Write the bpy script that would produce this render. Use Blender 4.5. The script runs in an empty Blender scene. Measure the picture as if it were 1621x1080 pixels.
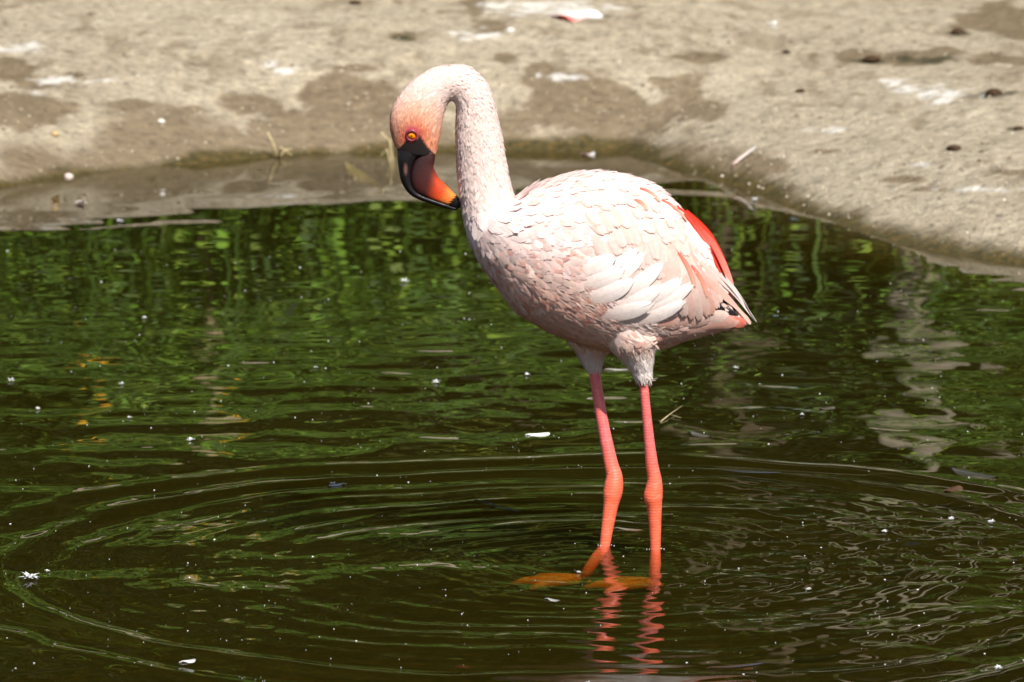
import bpy, bmesh, math, random
import numpy as np
from mathutils import Vector, Matrix
from mathutils.bvhtree import BVHTree

# ------------------------------------------------------------------ camera, sky, sun, exposure
scene = bpy.context.scene
COL = scene.collection
F_PX, W_PX, CU, CV = 8889.0, 1621.0, 810.5, 540.0
CAM = np.array([-0.173, -8.0, 1.454])
PITCH = math.radians(8.2)
SUN_EL, SUN_AZ = math.radians(49), math.radians(22)      # azimuth: from behind the camera towards the right

cd = bpy.data.cameras.new('camera'); cam = bpy.data.objects.new('camera', cd); COL.objects.link(cam)
cam.location = CAM; cam.rotation_euler = (math.pi / 2 - PITCH, 0, 0)
cd.sensor_width = 36; cd.lens = F_PX / W_PX * 36; cd.clip_start = 0.1; cd.clip_end = 2000
cd.dof.use_dof = True; cd.dof.focus_distance = 8.02; cd.dof.aperture_fstop = 13.0
scene.camera = cam

world = bpy.data.worlds.new('World'); scene.world = world; world.use_nodes = True
wn = world.node_tree.nodes; wl = world.node_tree.links
sky = wn.new('ShaderNodeTexSky'); sky.sky_type = 'NISHITA'; sky.sun_disc = False
sky.sun_elevation = SUN_EL; sky.sun_rotation = math.pi - SUN_AZ
sky.air_density = 1.0; sky.dust_density = 1.0
wl.new(sky.outputs['Color'], wn['Background'].inputs['Color'])
wn['Background'].inputs['Strength'].default_value = 0.075

sd = bpy.data.lights.new('sun', 'SUN'); sun = bpy.data.objects.new('sun', sd); COL.objects.link(sun)
sd.energy = 5.0; sd.angle = math.radians(0.53); sd.color = (1.0, 0.945, 0.86)
SUN_DIR = Vector((math.sin(SUN_AZ) * math.cos(SUN_EL), -math.cos(SUN_AZ) * math.cos(SUN_EL), math.sin(SUN_EL)))
sun.rotation_euler = SUN_DIR.to_track_quat('Z', 'Y').to_euler(); sun.location = SUN_DIR * 30

vs = scene.view_settings
vs.view_transform = 'Standard'; vs.look = 'None'; vs.gamma = 1.0; vs.use_curve_mapping = False
vs.exposure = 0.70
scene.render.engine = 'CYCLES'
cy = scene.cycles
cy.use_denoising = True
cy.max_bounces = 5; cy.transparent_max_bounces = 12; cy.volume_bounces = 0
cy.sample_clamp_indirect = 6.0
cy.caustics_reflective = False; cy.caustics_refractive = False

# ------------------------------------------------------------------ helpers
rng = np.random.default_rng(7); random.seed(7)
FW = np.array([0, math.cos(PITCH), -math.sin(PITCH)]); UP = np.array([0, math.sin(PITCH), math.cos(PITCH)])
PXM = 8.05 / F_PX                                           # metres in a photograph pixel at the bird

def ray(u, v):
    return FW + np.array([1.0, 0, 0]) * (u - CU) / F_PX + UP * (CV - v) / F_PX
def PY(u, v, y=0.0):
    d = ray(u, v); return CAM + d * ((y - CAM[1]) / d[1])
def PZ(u, v, z=0.0):
    d = ray(u, v); return CAM + d * ((z - CAM[2]) / d[2])
def to_px(p):
    q = np.asarray(p, float) - CAM
    dep = q @ FW
    return CU + F_PX * q[..., 0] / dep, CV - F_PX * (q @ UP) / dep

def hash2(ix, iy, seed):
    h = (ix * 374761393 + iy * 668265263 + seed * 982451653) & 0x7fffffff
    h = ((h ^ (h >> 13)) * 1274126177) & 0x7fffffff
    return ((h ^ (h >> 16)) & 0xffff) / 65535.0
def vnoise(x, y, seed=0):
    x = np.asarray(x, float); y = np.asarray(y, float)
    ix = np.floor(x).astype(np.int64); iy = np.floor(y).astype(np.int64)
    fx = x - ix; fy = y - iy; fx = fx * fx * (3 - 2 * fx); fy = fy * fy * (3 - 2 * fy)
    a = hash2(ix, iy, seed); b = hash2(ix + 1, iy, seed); c = hash2(ix, iy + 1, seed); d = hash2(ix + 1, iy + 1, seed)
    return (a * (1 - fx) + b * fx) * (1 - fy) + (c * (1 - fx) + d * fx) * fy
def fbm(x, y, oct=4, seed=0):
    t = 0; a = 0.5; n = 0
    for o in range(oct):
        t = t + a * vnoise(x * 2 ** o, y * 2 ** o, seed + o * 17); n += a; a *= 0.5
    return t / n - 0.5
def sstep(a, b, x):
    t = np.clip((x - a) / (b - a), 0, 1); return t * t * (3 - 2 * t)

def mesh_obj(name, verts, faces, mat=None, parent=None, smooth=True, colors=None, uvs=None, normals=None):
    me = bpy.data.meshes.new(name)
    me.from_pydata([tuple(map(float, v)) for v in verts], [], [tuple(map(int, f)) for f in faces])
    if mat: me.materials.append(mat)
    if smooth: me.polygons.foreach_set('use_smooth', [True] * len(me.polygons))
    if colors is not None:
        at = me.color_attributes.new('tint', 'FLOAT_COLOR', 'POINT')
        c = np.ones((len(verts), 4)); c[:, :3] = np.asarray(colors)[:, :3]
        at.data.foreach_set('color', c.ravel())
    if uvs is not None:
        ul = me.uv_layers.new(name='UVMap')
        li = np.zeros(len(me.loops), int); me.loops.foreach_get('vertex_index', li)
        ul.data.foreach_set('uv', np.asarray(uvs, float)[li].ravel())
    me.update()
    if normals is not None: me.normals_split_custom_set_from_vertices([tuple(n) for n in normals])
    o = bpy.data.objects.new(name, me); COL.objects.link(o)
    if parent: o.parent = parent
    return o
def tag(o, label=None, cat=None, group=None, kind=None):
    if label: o['label'] = label
    if cat: o['category'] = cat
    if group: o['group'] = group
    if kind: o['kind'] = kind
    return o
def empty(name, loc=(0, 0, 0), rz=0):
    o = bpy.data.objects.new(name, None); COL.objects.link(o); o.empty_display_size = .05
    o.location = loc; o.rotation_euler = (0, 0, rz); return o
def part_at(o, root):
    """keep world-space mesh coordinates when the parent stands elsewhere"""
    o.parent = root; o.matrix_parent_inverse = Matrix.LocRotScale(root.location, root.rotation_euler, root.scale).inverted(); return o

class NT:
    def __init__(s, name):
        s.m = bpy.data.materials.new(name); s.m.use_nodes = True
        s.n = s.m.node_tree.nodes; s.l = s.m.node_tree.links; s.b = s.n['Principled BSDF']; s.out = s.n['Material Output']
    def new(s, t, **k):
        n = s.n.new(t)
        for a, b in k.items():
            if a in n.inputs: n.inputs[a].default_value = b
            else: setattr(n, a, b)
        return n
    def link(s, a, b): s.l.new(a, b)
    def math(s, op, a, b=None, c=None):
        n = s.n.new('ShaderNodeMath'); n.operation = op
        for i, x in enumerate((a, b, c)):
            if x is None: continue
            if isinstance(x, (int, float)): n.inputs[i].default_value = x
            else: s.l.new(x, n.inputs[i])
        return n.outputs[0]
    def noise(s, vec, scale, detail=3, rough=.5, out='Fac', dist=0.0):
        n = s.n.new('ShaderNodeTexNoise'); n.inputs['Scale'].default_value = scale; n.inputs['Detail'].default_value = detail
        n.inputs['Roughness'].default_value = rough; n.inputs['Distortion'].default_value = dist
        if vec: s.l.new(vec, n.inputs['Vector'])
        return n.outputs[out]
    def ramp(s, fac, stops):
        n = s.n.new('ShaderNodeValToRGB'); s.l.new(fac, n.inputs['Fac']); e = n.color_ramp.elements
        while len(e) < len(stops): e.new(0.5)
        for el, (p, c) in zip(e, stops):
            el.position = p; el.color = (c if len(c) == 4 else (*c, 1)) if not isinstance(c, (int, float)) else (c, c, c, 1)
        return n.outputs['Color']
    def mix(s, fac, a, b, blend='MIX'):
        n = s.n.new('ShaderNodeMix'); n.data_type = 'RGBA'; n.blend_type = blend
        for sock, x in ((n.inputs[0], fac), (n.inputs[6], a), (n.inputs[7], b)):
            if isinstance(x, (int, float)): sock.default_value = x
            elif isinstance(x, tuple): sock.default_value = (*x, 1)
            else: s.l.new(x, sock)
        return n.outputs[2]
    def bump(s, h, strength=.5, dist=.002):
        n = s.n.new('ShaderNodeBump'); n.inputs['Strength'].default_value = strength; n.inputs['Distance'].default_value = dist
        s.l.new(h, n.inputs['Height']); return n.outputs['Normal']
    def coord(s, which='Object'):
        return s.n.new('ShaderNodeTexCoord').outputs[which]

def simple_mat(name, col, rough=.7, var=.25, scale=60, spec=.3, bump=0, tint=False):
    t = NT(name); c = t.coord()
    nz = t.noise(c, scale, 4)
    f = t.ramp(nz, [(.3, 1 - var), (.7, 1 + var * .5)])
    if tint:
        a = t.new('ShaderNodeAttribute', attribute_name='tint'); base = a.outputs['Color']
    else: base = tuple(col)
    t.link(t.mix(1.0, base, f, 'MULTIPLY'), t.b.inputs['Base Color'])
    t.b.inputs['Roughness'].default_value = rough; t.b.inputs['Specular IOR Level'].default_value = spec
    if bump: t.link(t.bump(nz, .6, bump), t.b.inputs['Normal'])
    return t.m

# ------------------------------------------------------------------ ground: pond bed, banks and land beyond as one sheet
shore_px = [(-500, 312), (-200, 302), (0, 296), (110, 277), (230, 264), (333, 257), (440, 247), (520, 243), (590, 240), (700, 237), (800, 236),
            (900, 237), (985, 234), (1015, 247), (1060, 266), (1100, 280), (1180, 300), (1250, 328), (1300, 345), (1400, 376),
            (1500, 397), (1621, 420), (1760, 452)]
shore = [PZ(u, v)[:2] for u, v in shore_px]
pond = np.array(shore + [(1.9, 1.2), (3.2, -1.5), (4.5, -5.0), (3.5, -6.7), (-3, -6.9), (-7, -6.2), (-9.5, -2), (-8.5, 2.6), (-5.5, 4.0)])

def pond_sd(x, y):
    """signed distance to the shoreline, positive on land"""
    x = np.asarray(x, float); y = np.asarray(y, float)
    d2 = np.full(x.shape, 1e9); inside = np.zeros(x.shape, bool); n = len(pond)
    for i in range(n):
        a = pond[i]; b = pond[(i + 1) % n]; e = b - a
        t = np.clip(((x - a[0]) * e[0] + (y - a[1]) * e[1]) / (e @ e), 0, 1)
        d2 = np.minimum(d2, (x - a[0] - t * e[0]) ** 2 + (y - a[1] - t * e[1]) ** 2)
        c = ((a[1] > y) != (b[1] > y)) & (x < (b[0] - a[0]) * (y - a[1]) / (b[1] - a[1] + 1e-12) + a[0])
        inside ^= c
    d = np.sqrt(d2); return np.where(inside, -d, d)
BED = -0.062
def ground_z(x, y, detail=True):
    x = np.asarray(x, float); y = np.asarray(y, float)
    s = pond_sd(x, y) + 0.05 * fbm(x * 3, y * 3, 3, 3)
    A = 0.245 + 0.01 * sstep(-.9, -.3, x) - 0.075 * sstep(0.1, .6, x) + .04 * fbm(x * .8, y * .8, 2, 9)
    L = 0.46 - .06 * sstep(0.0, .55, x)
    land = A * (1 - np.exp(-np.maximum(s, 0) / L)) + .018 * np.maximum(s - 1.2, 0) ** .8
    bed = np.maximum(BED, .30 * s) + 0.004 * fbm(x * 5, y * 5, 3, 31) * (s < -.3)
    z = np.where(s > 0, land, bed)
    if detail:
        w = sstep(.02, .3, s) * (1 - sstep(20, 60, s))
        z = z + w * (.030 * fbm(x * 1.6, y * 1.6, 3, 21) + .016 * fbm(x * 6, y * 6, 3, 41) + .012 * fbm(x * 24, y * 18, 3, 61))
        z = z + sstep(25, 160, s) * 3.0 * (fbm(x * .02, y * .02, 3, 77) + .5)
    return z

def axis(lo, hi, step, far):
    a = list(np.arange(lo, hi, step)); st = step; x = a[-1]
    while x < far: st *= 1.28; x += st; a.append(x)
    st = step; x = a[0]; b = []
    while x > -far: st *= 1.28; x -= st; b.append(x)
    return np.array(b[::-1] + a)
gx = axis(-1.75, 1.45, .008, 400); gy = axis(2.7, 7.0, .0115, 400)
GX, GY = np.meshgrid(gx, gy); GZ = ground_z(GX, GY)
nxg, nyg = len(gx), len(gy)
idx = np.arange(nxg * nyg).reshape(nyg, nxg)
gf = np.stack([idx[:-1, :-1], idx[:-1, 1:], idx[1:, 1:], idx[1:, :-1]], -1).reshape(-1, 4)
gv = np.stack([GX, GY, GZ], -1).reshape(-1, 3)
S = pond_sd(gv[:, 0], gv[:, 1])
gu, gvv = to_px(gv + np.array([0, 1e-6, 0]))
X, Y = gv[:, 0], gv[:, 1]
def blobs(lst, nseed, amt=1.0, fs=9.0, soft=.15):
    m = np.full(len(gv), -9.0)
    n = fbm(X * fs + 2 * fbm(X * 4, Y * 4, 2, nseed + 5), Y * fs * .7 + 2 * fbm(X * 4, Y * 4, 2, nseed + 9), 6, nseed) * 2 + .35 * fbm(X * fs * 5, Y * fs * 3, 3, nseed + 33)
    for (cu, cv, ru, rv) in lst:
        r = np.sqrt(((gu - cu) / ru) ** 2 + ((gvv - cv) / rv) ** 2)
        m = np.maximum(m, 1 - r)
    return sstep(-soft, soft, m - .15 + amt * n)
wet_pocks = blobs([(480, 195, 140, 50), (560, 155, 100, 38), (400, 170, 60, 24), (930, 170, 200, 46), (870, 128, 70, 26), (1075, 130, 60, 14), (1110, 175, 50, 22),
             (35, 160, 85, 36), (10, 110, 40, 20), (120, 118, 20, 8), (752, 12, 18, 25), (778, 42, 26, 13), (1420, 90, 120, 15), (1590, 25, 70, 42),
             (1590, 95, 85, 13), (1085, 90, 70, 10), (640, 57, 36, 9), (180, 210, 34, 8), (1310, 240, 34, 7), (1170, 262, 80, 20), (570, 108, 44, 8), (800, 95, 22, 9), (215, 165, 40, 8), (300, 175, 30, 8),
             (1440, 285, 40, 6), (1475, 300, 34, 5), (1590, 272, 40, 5)], 101)
edge_n = fbm(X * 5, Y * 4, 4, 131)
wet_pocks = np.maximum(wet_pocks, sstep(.22, .06, S + .42 * edge_n + .20 * sstep(0.2, .5, X)))
wet_pocks = np.maximum(wet_pocks, .55 * sstep(.64, .76, fbm(X * 7, Y * 3.2, 5, 171) + .5) * sstep(.2, .6, S))  # shade of small pocks in the sand, painted through the damp mask
wet_pocks = np.maximum(wet_pocks, .6 * sstep(.62, .72, fbm(X * 20, Y * 9, 4, 177) + .5) * sstep(.15, .4, S))  # finer pocks, their shade painted the same way
moss = sstep(.040 + .03 * sstep(.1, .4, X), .004, S + .07 * fbm(X * 12, Y * 12, 4, 151) - .006)
drop = blobs([(35, 76, 30, 8), (420, 100, 18, 7), (455, 113, 22, 5), (870, 13, 85, 10), (925, 20, 26, 8), (745, 55, 40, 8), (1495, 147, 22, 9), (1490, 150, 44, 10),
              (1410, 128, 30, 4), (1430, 137, 26, 4), (1225, 38, 9, 5), (150, 128, 60, 5), (882, 122, 26, 5), (1300, 205, 34, 4), (60, 150, 12, 4), (1450, 262, 60, 3), (1560, 300, 60, 3)], 191, 1.7, 34, .45)
drop *= np.clip(.15 + 1.5 * (fbm(X * 45, Y * 30, 4, 211) + .28), 0, .62)
mud = blobs([(1575, 148, 45, 9), (1375, 97, 35, 6), (1600, 205, 20, 4), (1520, 52, 18, 4), (640, 60, 26, 5), (960, 25, 14, 3), (1460, 95, 60, 7)], 221, 1.1, 24, .3)
mud = np.maximum(mud * .8, sstep(-.02, -.14, S))
t = NT('sandy_bank'); c = t.coord()
n1 = t.noise(c, 3.0, 5, .6); n2 = t.noise(c, 38, 6, .65); n3 = t.noise(c, 115, 5, .75)
sand = t.ramp(n1, [(.25, (.315, .262, .182)), (.5, (.370, .312, .222)), (.75, (.420, .360, .265))])
sand = t.mix(1.0, sand, t.ramp(n2, [(.32, .34), (.43, .86), (.57, 1.05), (.72, 1.42)]), 'MULTIPLY')
sand = t.mix(1.0, sand, t.ramp(n3, [(.3, .45), (.46, .95), (.56, 1.05), (.72, 1.5)]), 'MULTIPLY')
def attr(name):
    return t.new('ShaderNodeAttribute', attribute_name=name).outputs['Fac']
wetc = t.mix(1.0, t.ramp(n1, [(.3, (.125, .086, .045)), (.7, (.185, .134, .077))]), t.ramp(n2, [(.3, .7), (.7, 1.25)]), 'MULTIPLY')
col = t.mix(t.math('MULTIPLY', attr('wet_pocks'), .84), sand, wetc)
col = t.mix(attr('mud'), col, (.030, .029, .010))
mossc = t.ramp(t.noise(c, 55, 5, .7), [(.3, (.020, .017, .004)), (.5, (.060, .046, .009)), (.72, (.15, .085, .022))])
col = t.mix(attr('moss'), col, mossc)
col = t.mix(attr('dropping'), col, (.78, .77, .74))
t.link(col, t.b.inputs['Base Color'])
t.link(t.ramp(attr('wet_pocks'), [(0, .95), (1, .55)]), t.b.inputs['Roughness'])
t.b.inputs['Specular IOR Level'].default_value = .35
n4 = t.noise(c, 14, 6, .7)
hh0 = t.math('ADD', t.math('MULTIPLY', n2, .7), t.math('MULTIPLY', n3, .3))
hh = t.math('ADD', hh0, t.math('MULTIPLY', n4, 1.6))
t.link(t.bump(hh, 1.0, .014), t.b.inputs['Normal'])
M_GROUND = t.m
ground = mesh_obj('ground', gv, gf, M_GROUND)
for nm, arr in (('wet_pocks', wet_pocks), ('moss', moss), ('dropping', np.clip(drop, 0, 1)), ('mud', mud)):
    a = ground.data.attributes.new(nm, 'FLOAT', 'POINT'); a.data.foreach_set('value', np.asarray(arr, np.float32))
tag(ground, 'pale sandy bank with damp brown stains and a mossy edge round the pond', 'ground', kind='structure')

# ------------------------------------------------------------------ water: rippled surface with murky volume
t = NT('pond_water')
fr = t.new('ShaderNodeFresnel', IOR=1.333)
gl = t.new('ShaderNodeBsdfGlossy', Roughness=0.0)
tr = t.new('ShaderNodeBsdfTransparent')
mx = t.new('ShaderNodeMixShader'); t.link(fr.outputs[0], mx.inputs[0]); t.link(tr.outputs[0], mx.inputs[1]); t.link(gl.outputs[0], mx.inputs[2])
t.link(mx.outputs[0], t.out.inputs['Surface'])
va = t.new('ShaderNodeVolumeAbsorption', Density=14.0); va.inputs['Color'].default_value = (.62, .58, .15, 1)
vsn = t.new('ShaderNodeVolumeScatter', Density=.48); vsn.inputs['Color'].default_value = (.72, .70, .20, 1); vsn.inputs['Anisotropy'].default_value = .2
ad = t.new('ShaderNodeAddShader'); t.link(va.outputs[0], ad.inputs[0]); t.link(vsn.outputs[0], ad.inputs[1])
t.link(ad.outputs[0], t.out.inputs['Volume'])
M_WATER = t.m

RC = PZ(905, 893); LEGS = PZ(1000, 868)
def bump_env(r, a, b, c_, d): return sstep(a, b, r) * (1 - sstep(c_, d, r))
def sines(x, y, n, lmin, lmax, slope, seed, amin=0, amax=2 * math.pi):
    r = np.random.default_rng(seed); z = np.zeros_like(x)
    for _ in range(n):
        lam = math.exp(r.uniform(math.log(lmin), math.log(lmax))); k = 2 * math.pi / lam; a = r.uniform(amin, amax)
        z += slope / math.sqrt(n) / k * 1.4 * np.sin(k * (x * math.cos(a) + y * math.sin(a)) + r.uniform(0, 6.28))
    return z
def water_z(x, y):
    wx = x + .10 * (sines(x, y, 6, .5, 1.2, 1.0, 1)); wy = y + .10 * (sines(x, y, 6, .5, 1.2, 1.0, 2))
    r1 = np.hypot(wx - RC[0], wy - RC[1])
    z = .0027 * np.sin((r1 - .90) * 2 * math.pi / .13) * bump_env(r1, .62, .80, .90, 1.0)
    z += .00085 * np.sin((r1 - .7) * 2 * math.pi / .078) * bump_env(r1, .25, .5, .74, .90)
    patch = np.clip(.5 + 1.4 * fbm(x * 2.6, y * 2.6, 2, 301), 0.15, 1.3)
    w2x = x + .015 * np.sin(x * 23 + 3 * np.sin(y * 9)) ; r2 = np.hypot(w2x - LEGS[0], y - LEGS[1])
    inner = 1 - sstep(.55, .95, r1)
    z += .00013 * np.sin(r2 * 2 * math.pi / .036) * bump_env(r2, .02, .08, .35, .7) * patch
    z += sines(x, y, 40, .022, .075, .036, 5) * inner * patch
    wob = sines(x, y, 14, .16, .6, 1.0, 51) * .35; wob2 = sines(x, y, 14, .12, .5, 1.0, 52) * .35
    ra = np.hypot(x - RC[0], y - RC[1]) + wob * .25; rb = np.hypot(x - LEGS[0] - .02, y - LEGS[1]) + wob2 * .25
    fade = 1 - sstep(.70, 1.05, ra)
    for q, (lam, sl) in enumerate(((.030, .030), (.041, .040), (.055, .045))):
        k = 2 * math.pi / lam; pa = np.clip(.55 + 1.6 * fbm(x * 3 + 7 * q, y * 3 - 5 * q, 2, 321 + q), 0, 1.3)
        z += sl / k * np.sin(k * (ra if q else rb) + 1.7 * q + 1.5 * np.sin(wob * 20)) * fade * pa * sstep(.02, .1, rb)
    r4 = np.hypot(wx - 1.35, wy + .35)
    z += (.0010 * np.sin(r4 * 2 * math.pi / .062) + .0011 * np.sin(r4 * 2 * math.pi / .10)) * bump_env(r4, -.2, -.1, .45, .95) * (.4 + .6 * patch)
    rt = PZ(1470, 900); rq = np.hypot((x - rt[0]) / .42, (y - rt[1]) / .75)
    z += sines(x, y, 24, .035, .10, .125, 15, 0.9, 2.4) * (1 - sstep(.35, 1.1, rq)) * patch
    near = 1 - sstep(1.2, 3.4, y + .5 * fbm(x * 1.2, y * 1.2, 2, 311) + .45 * sstep(.2, -.9, x))
    z += sines(x, y, 26, .11, .42, .046, 6) * (.12 + .88 * near) * (.5 + .5 * patch)
    z += sines(x, y, 30, .035, .10, .018, 7) * (.05 + .95 * near) * patch
    z += sines(x, y, 8, .7, 2.0, .008, 8)
    return z
def axis2(dense, far_lo, far_hi, grow=1.3):
    a = list(dense); st = a[-1] - a[-2]
    while a[-1] < far_hi: st *= grow; a.append(a[-1] + st)
    b = []; st = dense[1] - dense[0]; x = dense[0]
    while x > far_lo: st *= grow; x -= st; b.append(x)
    return np.array(b[::-1] + a)
wxs = axis2(np.arange(-1.62, 1.5, .0052), -14, 9)
wys = axis2(np.concatenate([np.arange(-1.25, 1.3, .0045), np.arange(1.3, 5.5, .009)]), -9, 8)
WX, WY = np.meshgrid(wxs, wys)
dens = sstep(-6, -1.4, WY) * (1 - sstep(1.6, 3.5, np.abs(WX)))           # the short ripples need the close mesh
WZ = water_z(WX, WY) * np.clip(dens, 0, 1)
nx_, ny_ = len(wxs), len(wys); wi = np.arange(nx_ * ny_).reshape(ny_, nx_)
wv = np.stack([WX, WY, WZ], -1).reshape(-1, 3)
wf = [tuple(q) for q in np.stack([wi[:-1, :-1], wi[:-1, 1:], wi[1:, 1:], wi[1:, :-1]], -1).reshape(-1, 4).tolist()]
nb = len(wv); per = list(wi[0, :]) + list(wi[1:, -1]) + list(wi[-1, -2::-1]) + list(wi[-2:0:-1, 0])
low = wv[per].copy(); low[:, 2] = -.5; wv = np.concatenate([wv, low]); np_ = len(per)
wf += [(int(per[(k + 1) % np_]), int(per[k]), nb + k, nb + (k + 1) % np_) for k in range(np_)] + [tuple(nb + k for k in range(np_))[::-1]]
water = mesh_obj('water', wv, wf, M_WATER)
tag(water, 'dark green rippled pond water round the flamingo', 'water', kind='structure')
# ------------------------------------------------------------------ vegetation on the far bank (beyond the frame, mirrored in the pond)
def leaf_mat(name, a, b, trans=.25):
    t = NT(name); at = t.new('ShaderNodeAttribute', attribute_name='tint')
    t.link(at.outputs['Color'], t.b.inputs['Base Color'])
    t.b.inputs['Roughness'].default_value = .55; t.b.inputs['Specular IOR Level'].default_value = .25
    tl = t.new('ShaderNodeBsdfTranslucent'); t.link(at.outputs['Color'], tl.inputs['Color'])
    m = t.new('ShaderNodeMixShader'); m.inputs[0].default_value = trans
    t.link(t.b.outputs[0], m.inputs[1]); t.link(tl.outputs[0], m.inputs[2]); t.link(m.outputs[0], t.out.inputs['Surface'])
    return t.m
M_LEAF = leaf_mat('green_leaf', 0, 0)
M_BARK = simple_mat('grey_bark', (.17, .13, .085), .9, .5, 14, .2, .01)
M_PALE = simple_mat('weathered_wood', (.42, .33, .19), .85, .3, 20, .2, .004)

def blade_mesh(n, xr, yr, hr, wr, cols, seed, dens=None):
    r = np.random.default_rng(seed); V = []; Fc = []; C = []
    k = 0
    while k < n:
        x = r.uniform(*xr); y = r.uniform(*yr)
        if dens is not None and r.random() > dens(x, y): continue
        k += 1
        hgt = r.uniform(*hr) * (.55 + .45 * r.random()); w = r.uniform(*wr); a = r.uniform(0, 6.283); lean = r.uniform(.05, .55) * hgt
        z0 = float(0); dx, dy = math.cos(a) * lean, math.sin(a) * lean; px_, py_ = -math.sin(a) * w, math.cos(a) * w
        b = len(V); cc = np.array(cols[r.integers(len(cols))]) * r.uniform(.6, 1.35)
        for tt, ww in ((0, .8), (.4, 1.0), (.75, .7)):
            q = tt * tt
            V += [(x + dx * q - px_ * ww, y + dy * q - py_ * ww, tt * hgt), (x + dx * q + px_ * ww, y + dy * q + py_ * ww, tt * hgt)]
        V.append((x + dx, y + dy, hgt * .93))
        Fc += [(b, b + 1, b + 3, b + 2), (b + 2, b + 3, b + 5, b + 4), (b + 4, b + 5, b + 6)]
        C += [cc] * 7
    V = np.array(V); root = V.reshape(-1, 7, 3)
    gz = ground_z(root[:, 0, 0], root[:, 0, 1]) - .02
    V[:, 2] += np.repeat(gz, 7)
    return V, Fc, np.array(C)
GREENS = [(.095, .185, .018), (.125, .230, .022), (.070, .135, .016), (.160, .240, .030), (.050, .100, .015)]
def gd(x, y):
    clump = float(vnoise(x * 1.3, y * 1.3, 5))
    return (1.0 if x < .15 else .45 if 1.0 < x < 2.2 else .10) * (.25 + .75 * clump)
V, Fc, C = blade_mesh(4500, (-4.2, 3.2), (7.4, 8.8), (.25, .95), (.003, .009), GREENS, 11, gd)
r_ = np.random.default_rng(12); hv = []; hf = []; hc = []; off = len(V)
while len(hf) < 30000:                                               # broad-leaved weeds among the grass
    x, y = r_.uniform(-4.2, 3.2), r_.uniform(7.3, 8.9)
    if r_.random() > gd(x, y): continue
    top = .25 + 1.15 * float(vnoise(x * 1.7, y * 1.7, 25)); sh = r_.choice([.45, .8, 1.2, 1.6]); base = np.array(GREENS[r_.integers(5)]) * sh; zg = float(ground_z(x, y))
    for _ in range(9):
        q = np.array([x + r_.normal() * .07, y + r_.normal() * .07, zg + top * r_.random() ** .7]); nl = np.array(SUN_DIR) + r_.normal(size=3) * .5; a = np.cross(nl, r_.normal(size=3)); a /= np.linalg.norm(a); b_ = np.cross(nl, a); b_ /= np.linalg.norm(b_)
        l = r_.uniform(.03, .085); b = off + len(hv); hv += [q - a * l * .5, q + b_ * l * .22, q + a * l * .5, q - b_ * l * .22]; hf.append((b, b + 1, b + 2, b + 3)); hc += [base * r_.uniform(.75, 1.25)] * 4
V = np.concatenate([V, np.array(hv)]); Fc = Fc + hf; C = np.concatenate([C, np.array(hc)])
tag(mesh_obj('tall_grass', V, Fc, M_LEAF, colors=C), 'tall green grass and reeds growing along the far bank', 'grass', kind='stuff')

def crown_mesh(n, rad, zc, zr, leaf, cols, seed, holes=.45):
    r = np.random.default_rng(seed); V = []; Fc = []; C = []
    ncl = max(10, n // 70)
    cl = []
    for _ in range(ncl):
        d = r.normal(size=3); d /= np.linalg.norm(d); q = r.uniform(.35, 1.0) ** .6
        cl.append((np.array([d[0] * rad * q, d[1] * rad * q, zc + d[2] * zr * q]), r.uniform(.12, .30) * rad, r.choice([.35, .6, 1.0, 1.6]), r.integers(len(cols))))  # clump tone paints sunlit patches and dark gaps into the leaves
    for i in range(n):
        c0, cr, sh, ci = cl[r.integers(ncl)]
        p = c0 + r.normal(size=3) * cr * .55
        nl = np.array(SUN_DIR) * .9 + r.normal(size=3) * .55; a = np.cross(nl, r.normal(size=3)); a /= np.linalg.norm(a) + 1e-9; b_ = np.cross(nl, a); b_ /= np.linalg.norm(b_) + 1e-9
        l = leaf * r.uniform(.6, 1.4); w = l * .42
        b = len(V)
        V += [p - a * l * .5, p + b_ * w * .5, p + a * l * .55, p - b_ * w * .5]
        Fc.append((b, b + 1, b + 2, b + 3)); cc = np.array(cols[ci]) * sh * r.uniform(.7, 1.3); C += [cc] * 4
    return np.array(V), Fc, np.array(C)
def tube(path, radii, seg=10, cap=True):
    path = [np.asarray(p, float) for p in path]; V = []; Fc = []
    ref = np.array([0.13, 1.0, .07])
    for i, (p, r_) in enumerate(zip(path, radii)):
        d = path[min(i + 1, len(path) - 1)] - path[max(i - 1, 0)]; d /= np.linalg.norm(d) + 1e-12
        a = np.cross(d, ref); a /= np.linalg.norm(a) + 1e-12; b = np.cross(d, a)
        for k in range(seg):
            th = 2 * math.pi * k / seg; V.append(p + (a * math.cos(th) + b * math.sin(th)) * r_)
    for i in range(len(path) - 1):
        for k in range(seg):
            Fc.append((i * seg + k, i * seg + (k + 1) % seg, (i + 1) * seg + (k + 1) % seg, (i + 1) * seg + k))
    if cap:
        Fc.append(tuple(range(seg))[::-1]); Fc.append(tuple((len(path) - 1) * seg + k for k in range(seg)))
    return V, Fc
def merge(parts):
    V = []; Fc = []
    for v, f in parts:
        b = len(V); V += list(v); Fc += [tuple(i + b for i in q) for q in f]
    return V, Fc
def trunk_mesh(h, r0, seed, spread):
    r = np.random.default_rng(seed); P = []
    pts = [np.array([0, 0, -.15])]
    for i in range(6): pts.append(pts[-1] + np.array([r.normal() * .05 * h / 3, r.normal() * .05 * h / 3, h / 6]))
    P.append(tube(pts, np.linspace(r0, r0 * .35, 7), 9))
    for k in range(6):
        s = pts[2 + k % 4]; a = r.uniform(0, 6.28); e = s + np.array([math.cos(a) * spread, math.sin(a) * spread, spread * r.uniform(.6, 1.3)])
        m = (s + e) / 2 + np.array([0, 0, .08 * spread]); P.append(tube([s, m, e], [r0 * .45, r0 * .3, r0 * .12], 6))
    return merge(P)
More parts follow.
